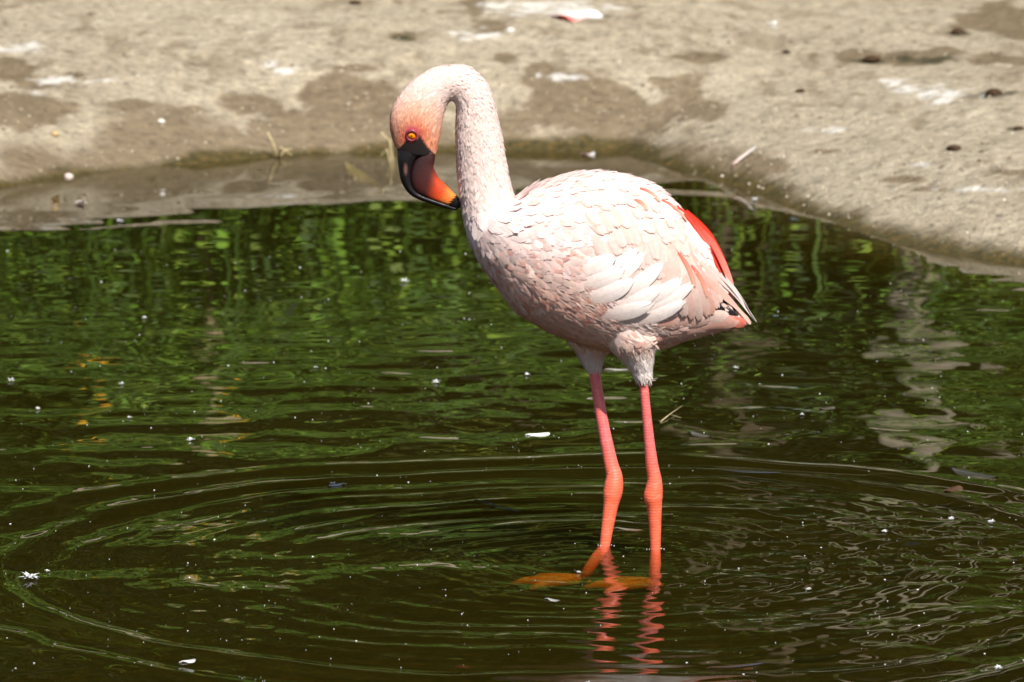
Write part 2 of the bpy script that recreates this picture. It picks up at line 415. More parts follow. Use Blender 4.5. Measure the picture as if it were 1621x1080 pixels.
BUSH_COLS = [[(.120, .185, .020), (.160, .220, .026), (.055, .085, .014)], [(.165, .205, .030), (.090, .110, .018), (.200, .225, .042)], [(.034, .046, .011), (.050, .064, .014), (.018, .024, .007)]]  # last palette is very dark: deep shade put into the leaf colour
bush_me = []
for k in range(3):
    V, Fc, C = crown_mesh(5200 if k != 1 else 3000, .85, 1.05, .95, .085, BUSH_COLS[k], 40 + k)
    o = mesh_obj('crown', V, Fc, M_LEAF, colors=C, smooth=False); v, f = trunk_mesh(1.3, .035, 60 + k, .5)
    s = mesh_obj('trunk', v, f, M_BARK); bush_me.append((o.data, s.data)); bpy.data.objects.remove(o); bpy.data.objects.remove(s)
tree_me = []
for k in range(2):
    V, Fc, C = crown_mesh((20000, 5200)[k], 2.2, 3.9, 3.4, (.20, .17)[k], BUSH_COLS[(2, 0)[k]], 80 + k)
    o = mesh_obj('crown', V, Fc, M_LEAF, colors=C, smooth=False); v, f = trunk_mesh(4.6, .15, 90 + k, 1.5)
    s = mesh_obj('trunk', v, f, M_BARK); tree_me.append((o.data, s.data)); bpy.data.objects.remove(o); bpy.data.objects.remove(s)
def plant(name, pair, x, y, sc, rz, label, cat, group):
    root = empty(name, (x, y, float(ground_z(x, y))), rz); root.scale = (sc[0], sc[0], sc[1])
    for nm, me in zip(('crown', 'trunk'), pair):
        o = bpy.data.objects.new(nm, me); COL.objects.link(o); o.parent = root
    tag(root, label, cat, group)
for i, (x, y, s, k, rz) in enumerate([(-4.6, 9.3, 1.2, 0, .3), (-3.3, 9.7, 1.35, 1, 1.4), (-2.2, 9.2, 1.05, 0, 2.2), (-1.2, 9.9, 1.3, 2, 3.3), (-.3, 9.5, 1.1, 1, 4.0),
                                      (.75, 9.9, 1.25, 2, 5.0), (1.75, 9.0, .85, 0, .8), (2.7, 9.9, 1.2, 2, 1.9), (3.9, 9.3, 1.2, 1, 2.7), (5.2, 9.0, 1.3, 2, .1)] + [(-6 + 1.15 * q, 10.9 + .3 * (q % 2), 1.45, (2, 0, 2, 1)[q % 4], q * 1.3) for q in range(12)]):
    plant('leafy_shrub', bush_me[k], x, y, (s, s), rz, ('fresh green leafy shrub behind the tall grass on the far bank', 'sparse yellowish green shrub behind the tall grass on the far bank', 'shrub with shade painted into its dark leaves behind the tall grass on the far bank')[k], 'shrub', 'shrubs behind the far bank')
for i, (x, y, s, k, rz) in enumerate([(-8.5, 11.5, 1.1, 1, .4), (-6.3, 12.5, 1.2, 1, 1.3), (-4.2, 11.8, 1.0, 1, 2.5), (-2.3, 12.6, 1.2, 1, 3.1), (-.6, 11.9, 1.0, 1, 4.4), (1.1, 12.3, 1.15, 0, 5.2),
                                      (3.0, 11.6, 1.05, 1, .9), (4.9, 12.2, 1.2, 0, 1.8), (7.0, 11.0, 1.15, 1, 2.9), (-5.2, 15, 1.5, 0, 1.1), (-1.4, 15.4, 1.5, 0, 2.0), (2.2, 15.2, 1.55, 0, .6), (5.8, 15, 1.5, 0, 3.7),
                                      (9.0, 14.5, 1.5, 0, 4.1), (-9.5, 15.2, 1.5, 1, 5.1), (-3.3, 17.5, 1.9, 0, 4.6), (.4, 17.8, 1.9, 1, .2), (4.0, 17.4, 1.9, 0, 2.2), (1.9, 13.6, 1.2, 1, 3.0), (.2, 13.9, 1.2, 0, 1.0), (3.6, 13.7, 1.25, 0, 4.9)]):
    plant('broadleaf_tree', tree_me[k], x, y, (s, s), rz, ('tall tree with shade painted into its dark leaves behind the shrubs on the far bank', 'airy light green tree behind the shrubs on the far bank')[k], 'tree', 'trees behind the far bank')
# pale-barked trees whose trunks shimmer in the ripples on the right
M_PBARK = simple_mat('pale_bark', (.36, .31, .23), .85, .35, 9, .2, .01)
for k, (u, y, r0, hgt, m, lab) in enumerate(((1452, 8.9, .065, 6.0, M_PBARK, 'slender tree with smooth pale trunk standing behind the right bank'), (1530, 9.6, .06, 5.6, M_PBARK, 'thin pale trunked tree beside the thicker pale tree'), (1165, 9.3, .07, 5.8, M_BARK, 'brown trunked tree standing among the dark shrubs'))):
    x = PY(u, 0, y)[0]; root = empty('slender_tree', (x, y, float(ground_z(x, y))))
    rr_ = np.random.default_rng(700 + k); pts = [np.array([0, 0, -.1])]
    for q in range(8): pts.append(pts[-1] + np.array([rr_.normal() * .05, rr_.normal() * .05, hgt / 8]))
    br = [tube([pts[5], pts[5] + [s_ * .4, .1, .5], pts[5] + [s_ * .9, .2, 1.2]], [r0 * .5, r0 * .35, r0 * .15], 8) for s_ in (-1, 1)]
    v, f = merge([tube(pts, np.linspace(r0, r0 * .5, 9), 12)] + br); mesh_obj('trunk', v, f, m, root)
    o = bpy.data.objects.new('crown', tree_me[1][0]); COL.objects.link(o); o.parent = root; o.scale = (.8, .8, .55); o.location = (0, 0, hgt - 2.0)
    tag(root, lab, 'tree')
# pale post and yellow-flowered stalks whose reflections show on the left
pb = PY(327, 0, 7.8)[0]
pv, pf = tube([(pb, 7.8, float(ground_z(pb, 7.8)) - .05), (pb + .01, 7.8, .7), (pb + .02, 7.8, 1.18), (pb + .02, 7.8, 1.2)], [.03, .028, .026, .02], 10)
tag(mesh_obj('wooden_post', pv, pf, M_PALE), 'pale weathered wooden post standing in the tall grass', 'post')
M_YEL = simple_mat('yellow_petal', (.75, .42, .02), .6, .2, 40)
M_STEM = simple_mat('green_stem', (.07, .14, .02), .6, .2, 40)
for k, (u, zz, n) in enumerate([(140, 1.0, 2), (345, 1.05, 1), (372, .98, 1)]):
    x = PY(u, 0, 7.35)[0]; y = 7.35; zb_ = float(ground_z(x, y)); root = empty('flowering_plant', (x, y, zb_))
    r = np.random.default_rng(200 + k); st = []
    for q in range(n):
        e = np.array([r.uniform(-.03, .03), r.uniform(-.03, .03), zz - zb_ - q * .13]); st.append(tube([(0, 0, -.03), e * .5 + [.01, 0, 0], e], [.005, .004, .003], 6))
        pet = ([], [])
        for j in range(9):
            a = j * 2 * math.pi / 9; d = np.array([math.cos(a), -.55 + .2 * math.sin(a), math.sin(a)]); d2 = np.array([-math.sin(a), 0, math.cos(a)])
            b = len(pet[0]); pet[0].extend([e, e + d * .014 + d2 * .007, e + d * .028, e + d * .014 - d2 * .007]); pet[1].append((b, b + 1, b + 2, b + 3))
        mesh_obj('flower_head', pet[0], pet[1], M_YEL, root)
    v, f = merge(st); mesh_obj('stem', v, f, M_STEM, root)
    tag(root, 'slender stalk with yellow daisy flowers in the tall grass', 'flower', 'yellow flowers on the far bank')
# ------------------------------------------------------------------ the flamingo
bird = empty('flamingo', tuple(PZ(1000, 868, BED)))
tag(bird, 'pale pink flamingo standing in the pond with its neck bent over its breast', 'flamingo')
def catmull(P, n):
    P = np.asarray(P, float); Q = np.vstack([2 * P[0] - P[1], P, 2 * P[-1] - P[-2]]); out = []
    for i in range(len(P) - 1):
        a, b, c_, d = Q[i], Q[i + 1], Q[i + 2], Q[i + 3]
        for k in range(n):
            t_ = k / n
            out.append(.5 * (2 * b + (c_ - a) * t_ + (2 * a - 5 * b + 4 * c_ - d) * t_ ** 2 + (3 * b - a - 3 * c_ + d) * t_ ** 3))
    out.append(P[-1]); return np.array(out)
def loft(secs, n, seg, power=2.0, ymid=0.0):
    """secs: (Au, Av, Bu, Bv, half depth in px), the two silhouette points and the half thickness across"""
    D = catmull(secs, n); V = []; Fc = []; cen = []
    for (au, av, bu, bv, w) in D:
        A = PY(au, av, ymid); B = PY(bu, bv, ymid); c_ = (A + B) / 2; a = (B - A) / 2; cen.append(c_)
        for k in range(seg):
            th = 2 * math.pi * k / seg; cs, sn = math.cos(th), math.sin(th)
            e = 2 / power
            V.append(c_ + a * math.copysign(abs(cs) ** e, cs) + np.array([0, 1, 0]) * w * PXM * math.copysign(abs(sn) ** e, sn))
    m = len(D)
    for i in range(m - 1):
        for k in range(seg):
            Fc.append((i * seg + k, i * seg + (k + 1) % seg, (i + 1) * seg + (k + 1) % seg, (i + 1) * seg + k))
    Fc.append(tuple(range(seg))[::-1]); Fc.append(tuple((m - 1) * seg + k for k in range(seg)))
    return V, Fc, np.array(cen), D
body_secs = [  # from the bill base over the crown, round the bend, down the neck and along the trunk to the tail
    (689, 250, 629, 241, 17), (691, 242, 621, 219, 21), (693, 230, 617, 196, 25), (696, 216, 621, 172, 28), (698, 202, 634, 149, 29),
    (701, 187, 655, 126, 28), (705, 173, 680, 111, 27), (710, 163, 707, 104, 27), (716, 160, 738, 105, 27), (720, 164, 763, 123, 28),
    (722, 174, 779, 150, 30), (722, 190, 787, 182, 32), (722, 220, 794, 215, 35), (723, 250, 799, 245, 37), (725, 280, 804, 272, 39),
    (729, 312, 810, 297, 43), (734, 343, 817, 316, 50), (742, 376, 834, 302, 64), (757, 410, 862, 288, 80), (780, 446, 900, 276, 95),
    (811, 486, 940, 271, 106), (850, 514, 985, 276, 111), (890, 534, 1028, 289, 110), (935, 549, 1062, 313, 104), (985, 558, 1090, 345, 93),
    (1035, 554, 1113, 377, 77), (1075, 543, 1131, 410, 59), (1110, 532, 1145, 445, 42), (1145, 523, 1158, 478, 27), (1170, 517, 1176, 500, 14), (1184, 516, 1186, 511, 5)]
bv, bf, CEN, DSEC = loft(body_secs, 6, 40)
TANG = np.gradient(CEN, axis=0); TANG /= np.linalg.norm(TANG, axis=1)[:, None]
NECK_END = 16 * 6
parts_ = [(bv, bf)]
Y_NEAR, Y_FAR = -.030, .034
for pts, yy in (([(995, 505, 48), (1004, 540, 42), (1011, 566, 27), (1016, 585, 18), (1019, 600, 14), (1019, 602, 9)], Y_NEAR), ([(935, 500, 42), (934, 535, 36), (937, 560, 24), (939, 577, 16), (941, 586, 12), (941, 588, 8)], Y_FAR)):
    parts_.append(tube([PY(u, v, yy) for u, v, _ in pts], [r * PXM for *_, r in pts], 20))
v, f = merge(parts_)
body = mesh_obj('body', v, f)
bm = bmesh.new(); bm.from_mesh(body.data); bmesh.ops.recalc_face_normals(bm, faces=bm.faces); bm.to_mesh(body.data); bm.free()
rm = body.modifiers.new('r', 'REMESH'); rm.mode = 'VOXEL'; rm.voxel_size = .0026
sm = body.modifiers.new('s', 'SMOOTH'); sm.factor = .5; sm.iterations = 5
dg = bpy.context.evaluated_depsgraph_get(); me = bpy.data.meshes.new_from_object(body.evaluated_get(dg))
body.modifiers.clear(); old = body.data; body.data = me; me.name = 'body'; bpy.data.meshes.remove(old)
me.polygons.foreach_set('use_smooth', [True] * len(me.polygons))
BV = np.zeros(len(me.vertices) * 3); me.vertices.foreach_get('co', BV); BV = BV.reshape(-1, 3)
BVH = BVHTree.FromPolygons([tuple(p) for p in BV], [tuple(p.vertices) for p in me.polygons])

def lerp(a, b, t_): t_ = np.asarray(t_)[..., None]; return np.asarray(a) * (1 - t_) + np.asarray(b) * t_
WHITE, PINK, SALM, RED = np.array((.88, .735, .70)), np.array((.80, .60, .54)), np.array((.76, .42, .31)), np.array((.74, .055, .03))
def plumage_color(P):
    """natural plumage colour by place on the body"""
    u, v = to_px(P); u = np.asarray(u); v = np.asarray(v)
    c_ = np.broadcast_to(WHITE, P.shape).copy()
    # breast and belly flush
    low = sstep(-40, 75, v - (372 + .38 * (u - 760)) )
    breast = low * sstep(1010, 900, u) * sstep(330, 380, v)
    c_ = lerp(c_, (.86, .57, .47), breast * .9)
    belly = sstep(495, 545, v) * sstep(1110, 1040, u)
    c_ = lerp(c_, (.86, .62, .52), belly * .8)
    c_ = lerp(c_, (.80, .57, .49), sstep(480, 500, v) * sstep(1040, 1090, u) * .8)
    thigh = sstep(545, 572, v); c_ = lerp(c_, (.86, .78, .74), thigh)
    # neck slightly rosier, bend inner side rosier
    neck = sstep(345, 300, v) * sstep(830, 800, u)
    c_ = lerp(c_, (.84, .68, .62), neck * .8)
    # face
    hd = np.hypot((u - 655) / 62, (v - 225) / 74)
    c_ = lerp(c_, (.80, .44, .30), sstep(1.25, .5, hd) * neck * sstep(722, 700, u))
    c_ = lerp(c_, (.68, .15, .06), sstep(.60, .15, hd) * neck * sstep(715, 698, u))
    jaw = sstep(195, 245, v) * sstep(640, 690, u) * sstep(705, 698, u) * neck
    c_ = lerp(c_, (.70, .24, .12), jaw * .7)
    fore_shade = sstep(640, 620, u) * sstep(185, 225, v) * neck  # front edge of the face painted darker, as turned from the sun
    c_ = lerp(c_, (.50, .22, .14), fore_shade * .7)
    return c_
def poly_mask(u, v, poly, soft=2.0):
    ins = np.zeros(u.shape, bool); d2 = np.full(u.shape, 1e9); n = len(poly)
    for i in range(n):
        (ax, ay), (bx, by) = poly[i], poly[(i + 1) % n]
        ins ^= ((ay > v) != (by > v)) & (u < (bx - ax) * (v - ay) / (by - ay + 1e-9) + ax)
        t_ = np.clip(((u - ax) * (bx - ax) + (v - ay) * (by - ay)) / ((bx - ax) ** 2 + (by - ay) ** 2), 0, 1)
        d2 = np.minimum(d2, (u - ax - t_ * (bx - ax)) ** 2 + (v - ay - t_ * (by - ay)) ** 2)
    d = np.sqrt(d2) * np.where(ins, 1, -1); return sstep(-soft, soft, d)
LORE = [(626, 239), (637, 229), (642, 222), (652, 226), (661, 219), (664, 211), (669, 220), (677, 232), (690, 246), (694, 262), (626, 262)]
bc = plumage_color(BV)
uu, vv_ = to_px(BV); lore = poly_mask(uu, vv_, LORE, 1.6) * (uu < 705)
bc = lerp(bc, (.016, .011, .010), lore)
eyering = sstep(22, 9, np.hypot((uu - 652), (vv_ - 213) * 1.05)) * (1 - lore)
bc = lerp(bc, (.42, .06, .10), eyering * .9)
at = me.color_attributes.new('tint', 'FLOAT_COLOR', 'POINT'); at.data.foreach_set('color', np.concatenate([bc, np.ones((len(bc), 1))], 1).ravel())

def plume_mat(name, barbs=True):
    t = NT(name); a = t.new('ShaderNodeAttribute', attribute_name='tint'); c_ = t.coord()
    nz = t.noise(c_, 160, 4, .6)
    colr = t.mix(1.0, a.outputs['Color'], t.ramp(nz, [(.3, .90), (.7, 1.06)]), 'MULTIPLY')
    t.b.inputs['Roughness'].default_value = .85; t.b.inputs['Specular IOR Level'].default_value = .12
    t.b.inputs['Sheen Weight'].default_value = .03; t.b.inputs['Sheen Roughness'].default_value = .6
    if barbs:
        uv = t.coord('UV'); sp = t.new('ShaderNodeSeparateXYZ'); t.link(uv, sp.inputs[0])
        q = t.math('ADD', t.math('MULTIPLY', sp.outputs['Y'], 46.0), t.math('MULTIPLY', t.math('ABSOLUTE', t.math('SUBTRACT', sp.outputs['X'], .5)), -34.0))
        q = t.math('ADD', q, t.math('MULTIPLY', t.noise(uv, 7, 3), 5.0))
        w = t.math('SINE', t.math('MULTIPLY', q, 6.283))
        t.link(t.bump(w, .30, .0009), t.b.inputs['Normal'])
        shaft = t.math('LESS_THAN', t.math('ABSOLUTE', t.math('SUBTRACT', sp.outputs['X'], .5)), .022)
        colr = t.mix(t.math('MULTIPLY', shaft, .30), colr, (.62, .46, .38))
        tl = t.new('ShaderNodeBsdfTranslucent'); t.link(colr, tl.inputs['Color']); m = t.new('ShaderNodeMixShader'); m.inputs[0].default_value = .22
        t.link(t.b.outputs[0], m.inputs[1]); t.link(tl.outputs[0], m.inputs[2]); t.link(m.outputs[0], t.out.inputs['Surface'])
    else:
        t.link(t.bump(t.noise(c_, 420, 4, .7), .5, .0015), t.b.inputs['Normal'])
    t.link(colr, t.b.inputs['Base Color'])
    return t.m
M_SKIN = plume_mat('body_plumage', False); M_FEATH = plume_mat('feather_vane', True)
me.materials.clear(); me.materials.append(M_SKIN); part_at(body, bird)

# small overlapping body feathers, following the flow from crown to tail
tri = np.array([tuple(p.vertices) for p in me.polygons if len(p.vertices) == 4])
fa = BV[tri]; fn = np.cross(fa[:, 1] - fa[:, 0], fa[:, 3] - fa[:, 0]); ar = np.linalg.norm(fn, axis=1); fn /= ar[:, None] + 1e-12
fc = fa.mean(1); fu, fv = to_px(fc)
fi = np.array([int(np.argmin(((CEN - p) ** 2).sum(1))) for p in fc])
fneck = fi < NECK_END
flore = poly_mask(fu, fv, LORE, 1.0)
def tiles(n, sel, L, Wd, lift, seed, spots=0.0, jit=.25, dark=.10, grav=0.0, soft=.075, stray=1.6):
    r = np.random.default_rng(seed); ids = np.where(sel)[0]; pr = ar[ids] / ar[ids].sum(); pick = r.choice(ids, n, p=pr)
    V = []; Fc = []; C = []; UVs = []; NR = []
    order = np.argsort(fi[pick])[::-1]
    base = plumage_color(fc[pick])
    for j in order:
        q = pick[j]; p = fc[q] + (fa[q, 1] - fa[q, 0]) * r.uniform(-.5, .5) + (fa[q, 3] - fa[q, 0]) * r.uniform(-.5, .5); nrm = fn[q]
        tg = TANG[fi[q]] + r.normal(size=3) * jit * .5; tg[2] -= grav; tg = tg - nrm * (tg @ nrm); tg /= np.linalg.norm(tg) + 1e-9
        sd_ = np.cross(nrm, tg); l = (L(q) if callable(L) else L) * PXM * r.uniform(.75, 1.25); w = (Wd(q) if callable(Wd) else Wd) * PXM * r.uniform(.8, 1.2)
        lf = lift * PXM * r.uniform(.5, 1.5) * (stray if r.random() < .07 else 1.0); b = len(V); cur = r.normal() * .12
        col_ = base[j] * (1 - dark * r.random()) * np.array([1, 1 - .04 * r.random(), 1 - .05 * r.random()])
        sp_ = r.random() < spots * (1 if 735 < fu[q] < 960 and fv[q] > 385 else 0)
        if not sp_ and fu[q] > 815 and r.random() < spots * 1.2: col_ = col_ * np.array([1, .86, .83])
        tipc = col_ * .5 + .5 * np.array((.74, .24, .15)) if sp_ else col_
        for (t_, ww, li) in ((0, .45, -.6), (.35, 1.0, .35), (.75, .85, .85)):
            cpt = p + tg * l * t_ + sd_ * cur * l * t_ * t_ + nrm * lf * li
            V += [cpt - sd_ * w * .5 * ww - nrm * w * .035, cpt + nrm * w * .03, cpt + sd_ * w * .5 * ww - nrm * w * .035]
            UVs += [(0, t_), (.5, t_), (1, t_)]; C += [col_ * np.array([1, .95, .94]) if t_ < .2 else col_ if t_ < .5 else tipc] * 3
        nn = nrm + r.normal(size=3) * soft; NR += [nn - sd_ * .15 - tg * .03, nn, nn + sd_ * .15] * 3 + [nn + tg * .12]
        V.append(p + tg * l + sd_ * cur * l + nrm * lf); UVs.append((.5, 1)); C.append(tipc)
        for k in (0, 3): Fc += [(b + k + 3, b + k + 4, b + k + 1, b + k), (b + k + 4, b + k + 5, b + k + 2, b + k + 1)]
        Fc += [(b + 9, b + 7, b + 6), (b + 9, b + 8, b + 7)]
    return V, Fc, C, UVs, NR
def stuff_part(name, res, label=None):
    V, Fc, C, UVs, NR = res
    NR = np.array(NR); NR /= np.linalg.norm(NR, axis=1)[:, None]
    o = mesh_obj(name, V, Fc, M_FEATH, colors=C, uvs=UVs, normals=NR); part_at(o, bird); o['kind'] = 'stuff'
    if label: o['label'] = label
    return o
head = fneck & (fi < 8 * 6) & (flore < .3) & (np.hypot(fu - 652, fv - 214) > 12)
neck = fneck & (fi >= 6 * 6)
trunk = (~fneck) & (fv < 556) & (fu < 1138)
thighs = (~fneck) & (fv >= 545)
stuff_part('head_plumage', tiles(5200, head, 8.5, 1.9, .6, 21, jit=.3, dark=.06, stray=3.0))
stuff_part('neck_plumage', tiles(8500, neck, lambda q: 12 + .05 * max(0, fv[q] - 150), lambda q: 3.4 + .02 * max(0, fv[q] - 150), .95, 22, jit=.35, dark=.07, stray=2.0))
stuff_part('trunk_plumage', tiles(4300, trunk, lambda q: 29 if fv[q] < 520 else 17, lambda q: 16 if fv[q] < 490 else 11, .45, 23, spots=.22, jit=.35, dark=.06))
stuff_part('belly_plumage', tiles(1500, trunk & (fv > 440) & (fv < 538) & (fu > 740) & (fu < 1120), 26, 3.2, .8, 26, jit=.45, dark=.06, grav=.15))
stuff_part('thigh_plumage', tiles(2600, thighs, 15, 1.9, .9, 24, jit=.4, dark=.05, grav=2.5))

# large feathers of wing and tail, each its own part on the near side, joined on the far side
far_acc = ([], [], [], [], [])
fcount = [0]
def surf(u, v):
    d = ray(u, v); hit = BVH.ray_cast(Vector(CAM), Vector(d / np.linalg.norm(d)))
    if hit[0] is None: return None
    nrm = np.array(hit[1]); nrm = nrm if nrm @ d < 0 else -nrm
    return np.array(hit[0]), nrm
def feather(name, root, tip, width, bend=0.0, c0=WHITE, c1=None, lift=(1.5, 4.0), tipw=.75, camber=.06, flop=0.0, edge=None, fray=2.2, cols=9):
    c0 = np.asarray(c0, float); c1 = c0 if c1 is None else np.asarray(c1, float)
    N, K = 13, cols; root = np.array(root, float); tip = np.array(tip, float); dr = tip - root; ln = np.linalg.norm(dr); pr = np.array([-dr[1], dr[0]]) / ln
    pts = []; last = None
    for i in range(N):
        t_ = i / (N - 1); q = root + dr * t_ + pr * bend * 4 * t_ * (1 - t_)
        h = surf(*q)
        if h is None:
            y_ = last[0][1] + .002 if last is not None else -.02
            h = (PY(q[0], q[1], y_), last[1] if last is not None else np.array([0, -1.0, 0]))
        last = h; pts.append(h)
    P = np.array([p for p, _ in pts]); Nn = np.array([n for _, n in pts])
    for _ in range(3):
        P[1:-1] = (P[:-2] + 2 * P[1:-1] + P[2:]) / 4; Nn[1:-1] = (Nn[:-2] + 2 * Nn[1:-1] + Nn[2:]) / 4
    Nn /= np.linalg.norm(Nn, axis=1)[:, None]; T = np.gradient(P, axis=0); T /= np.linalg.norm(T, axis=1)[:, None] + 1e-12
    V = []; C = []; UVs = []; NR = []
    rr = random.Random(fcount[0]); fcount[0] += 1
    fray_ = [rr.uniform(-1, 1) for _ in range(K)]; ecol = np.array((.70, .47, .40)) if edge is None else np.asarray(edge)
    for i in range(N):
        t_ = i / (N - 1); wl_ = min(1.0, .35 + 2.2 * t_) * (1.0 if t_ < tipw else math.sqrt(max(0.0, 1 - ((t_ - tipw) / (1.02 - tipw)) ** 2)))
        w = width * PXM * .5 * max(wl_, .06); sdv = np.cross(Nn[i], T[i]); sdv /= np.linalg.norm(sdv) + 1e-12
        cpt = P[i] + Nn[i] * PXM * (lift[0] + (lift[1] - lift[0]) * t_ + flop * t_ * t_)
        for k in range(K):
            x = k / (K - 1) * 2 - 1
            V.append(cpt + sdv * w * x - Nn[i] * w * (camber * 2.2 * x * x) + T[i] * fray_[k] * PXM * (.3 + fray * sstep(.6, 1.0, t_)))
            NR.append(Nn[i] + sdv * x * .28 + T[i] * (.12 * t_))
            cc = c0 * (1 - t_) + c1 * t_
            if edge is not None and abs(x) > .7: cc = cc * .4 + np.asarray(edge) * .6
            C.append(cc * (1 - .05 * rr.random())); UVs.append(((x + 1) / 2, t_))
    Fc = [((i + 1) * K + k, (i + 1) * K + k + 1, i * K + k + 1, i * K + k) for i in range(N - 1) for k in range(K - 1)]
    NRn = np.array(NR); NRn /= np.linalg.norm(NRn, axis=1)[:, None]
    o = mesh_obj(name, V, Fc, M_FEATH, colors=C, uvs=UVs, normals=NRn); part_at(o, bird)
    b = len(far_acc[0]); far_acc[0].extend([np.array([p[0], -p[1], p[2]]) for p in V]); far_acc[1].extend([tuple(i + b for i in q[::-1]) for q in Fc]); far_acc[2].extend(C); far_acc[3].extend(UVs); far_acc[4].extend([np.array([q[0], -q[1], q[2]]) for q in NR])
    return o
PK = np.array((.74, .49, .42)); PK2 = np.array((.72, .38, .30)); WH = np.array((.88, .83, .81)); BLK = np.array((.012, .011, .012)); CR = np.array((.78, .58, .51))
# flight feathers peeping out black under the wing
for r_, t_, w_ in (((1066, 488), (1128, 499), 15), ((1095, 482), (1152, 494), 17), ((1112, 470), (1164, 495), 22), ((1125, 468), (1168, 499), 12)):
    feather('flight_feather', r_, t_, w_, 0, BLK, lift=(1.0, 2.0), camber=.05)
# tail and under tail
for r_, t_, w_, b_, c0, c1 in (((1105, 415), (1193, 511), 16, -6, PK, WH), ((1098, 430), (1184, 512), 16, -4, PK2, PK), ((1120, 420), (1183, 497), 16, -6, CR, WH)):
    feather('tail_feather', r_, t_, w_, b_, c0, c1, lift=(4.0, 5.0))
for r_, t_, w_, b_, c0, c1 in (((1030, 540), (1118, 524), 30, 3, PK2 * .95, PK), ((1050, 530), (1150, 517), 26, 2, PK, PK2), ((1040, 515), (1120, 508), 28, -2, PK2, PK), ((1075, 512), (1152, 500), 22, -3, PK, CR),
                               ((1095, 518), (1168, 508), 22, 0, PK, PK2), ((1135, 506), (1178, 513), 18, -2, PK2, RED * .8 + SALM * .3), ((1120, 520), (1176, 516), 12, 0, PK, SALM)):
    feather('undertail_covert', r_, t_, w_, b_, c0, c1, lift=(2.0, 3.2))
# scarlet coverts along the rear edge
for k, (r_, t_, b_, c1) in enumerate((((1096, 352), (1157, 474), -8, PK2), ((1086, 340), (1153, 466), -11, RED), ((1078, 334), (1147, 452), -11, RED), ((1070, 328), (1136, 432), -11, RED))):
    feather('wing_covert', r_, t_, 24, b_, RED, c1, lift=(2.5 + k * .4, 4.0 + k * .4))
# long tertials sweeping down the rear of the wing
tert = [((1110, 432), (1168, 472), 12, -3, PK, WH), ((1064, 358), (1140, 478), 18, -11, PK, CR), ((1060, 350), (1134, 486), 20, -12, CR, PK), ((1054, 352), (1126, 492), 21, -12, PK, PK2), ((1100, 452), (1123, 497), 26, -3, SALM * .6 + PK * .4, PK2),
        ((1052, 356), (1119, 497), 22, -12, CR, PK), ((1042, 362), (1106, 503), 23, -12, PK, CR), ((1032, 370), (1094, 501), 24, -11, CR, PK), ((1020, 378), (1082, 498), 24, -10, PK, CR)]
for k, (r_, t_, w_, b_, c0, c1) in enumerate(tert):
    feather('tertial_feather', r_, t_, w_, b_, c0, c1, lift=(.6 + k * .1, 4.2 + k * .25), edge=SALM if k in (1, 3, 5, 7) else None)
for r_, t_ in (((1092, 420), (1117, 470)), ((1072, 400), (1098, 455)), ((1046, 318), (1084, 352)), ((1012, 300), (1042, 322)), ((1003, 318), (1022, 336))):
    feather('scarlet_feather', r_, t_, 8, -4, RED * .8 + SALM * .25, SALM, lift=(3.6, 5.2))
# covert rows over the shoulder
rows = []
def dirfield(u, v):
    a = 32 + (u - 900) * .19 + (v - 300) * .15
    return math.radians(min(max(a, 12), 74))
rg = random.Random(5)
for (v0, L_, w_, us) in ((472, 70, 25, range(1030, 1085, 17)), (446, 72, 26, range(985, 1090, 17)), (418, 72, 26, range(955, 1092, 17)), (390, 68, 26, range(945, 1092, 17)), (362, 62, 25, range(935, 1088, 17)),
                         (337, 54, 24, range(930, 1075, 17)), (315, 46, 22, range(925, 1055, 17)), (296, 38, 20, range(925, 1035, 17))):
    for u in us:
        u_ = u + rg.uniform(-5, 5); v_ = v0 + rg.uniform(-13, 13); a = dirfield(u_, v_); l = L_ * rg.uniform(.85, 1.15)
        rt = (u_ - math.cos(a) * l * .6, v_ - math.sin(a) * l * .6 - 8); tp = (rt[0] + math.cos(a) * l, rt[1] + math.sin(a) * l)
        if surf(*rt) is None or surf(*tp) is None: continue
        rows.append((rt, tp, w_, v_))
for k, (rt, tp, w_, v_) in enumerate(rows):
    f_ = rg.random(); c0 = CR * (1 - f_ * .6) + PK * f_ * .6
    if rg.random() < .07: c0 = c0 * .6 + SALM * .4
    lv = 3.2 + (470 - v_) * .006
    feather('wing_covert', rt, tp, w_ * rg.uniform(.9, 1.15), -rg.uniform(2, 6), c0, c0 * .7 + WH * .3, lift=(.3, lv + rg.uniform(-.3, .5)), edge=(.72, .47, .39))
# loose white plumes falling over the flank
for k, (r_, t_, w_, b_) in enumerate((((895, 432), (972, 408), 30, 5), ((900, 455), (985, 424), 32, 6), ((925, 446), (1006, 396), 24, 8), ((936, 458), (1016, 402), 22, 8), ((905, 478), (1000, 442), 30, 8), ((940, 482), (1043, 419), 27, 10),
                                      ((950, 497), (1040, 452), 28, 9), ((978, 490), (1073, 441), 27, 9), ((990, 503), (1089, 449), 25, 9), ((930, 500), (1030, 476), 28, 8), ((985, 515), (1078, 474), 24, 7))):
    feather('white_plume', r_, t_, w_, b_, CR, WH * 1.02, lift=(-1.5, 6.5 + k * .35), tipw=.60, flop=3, camber=.10, fray=4.0, cols=13)
stuff_part('wing_plumage', far_acc)

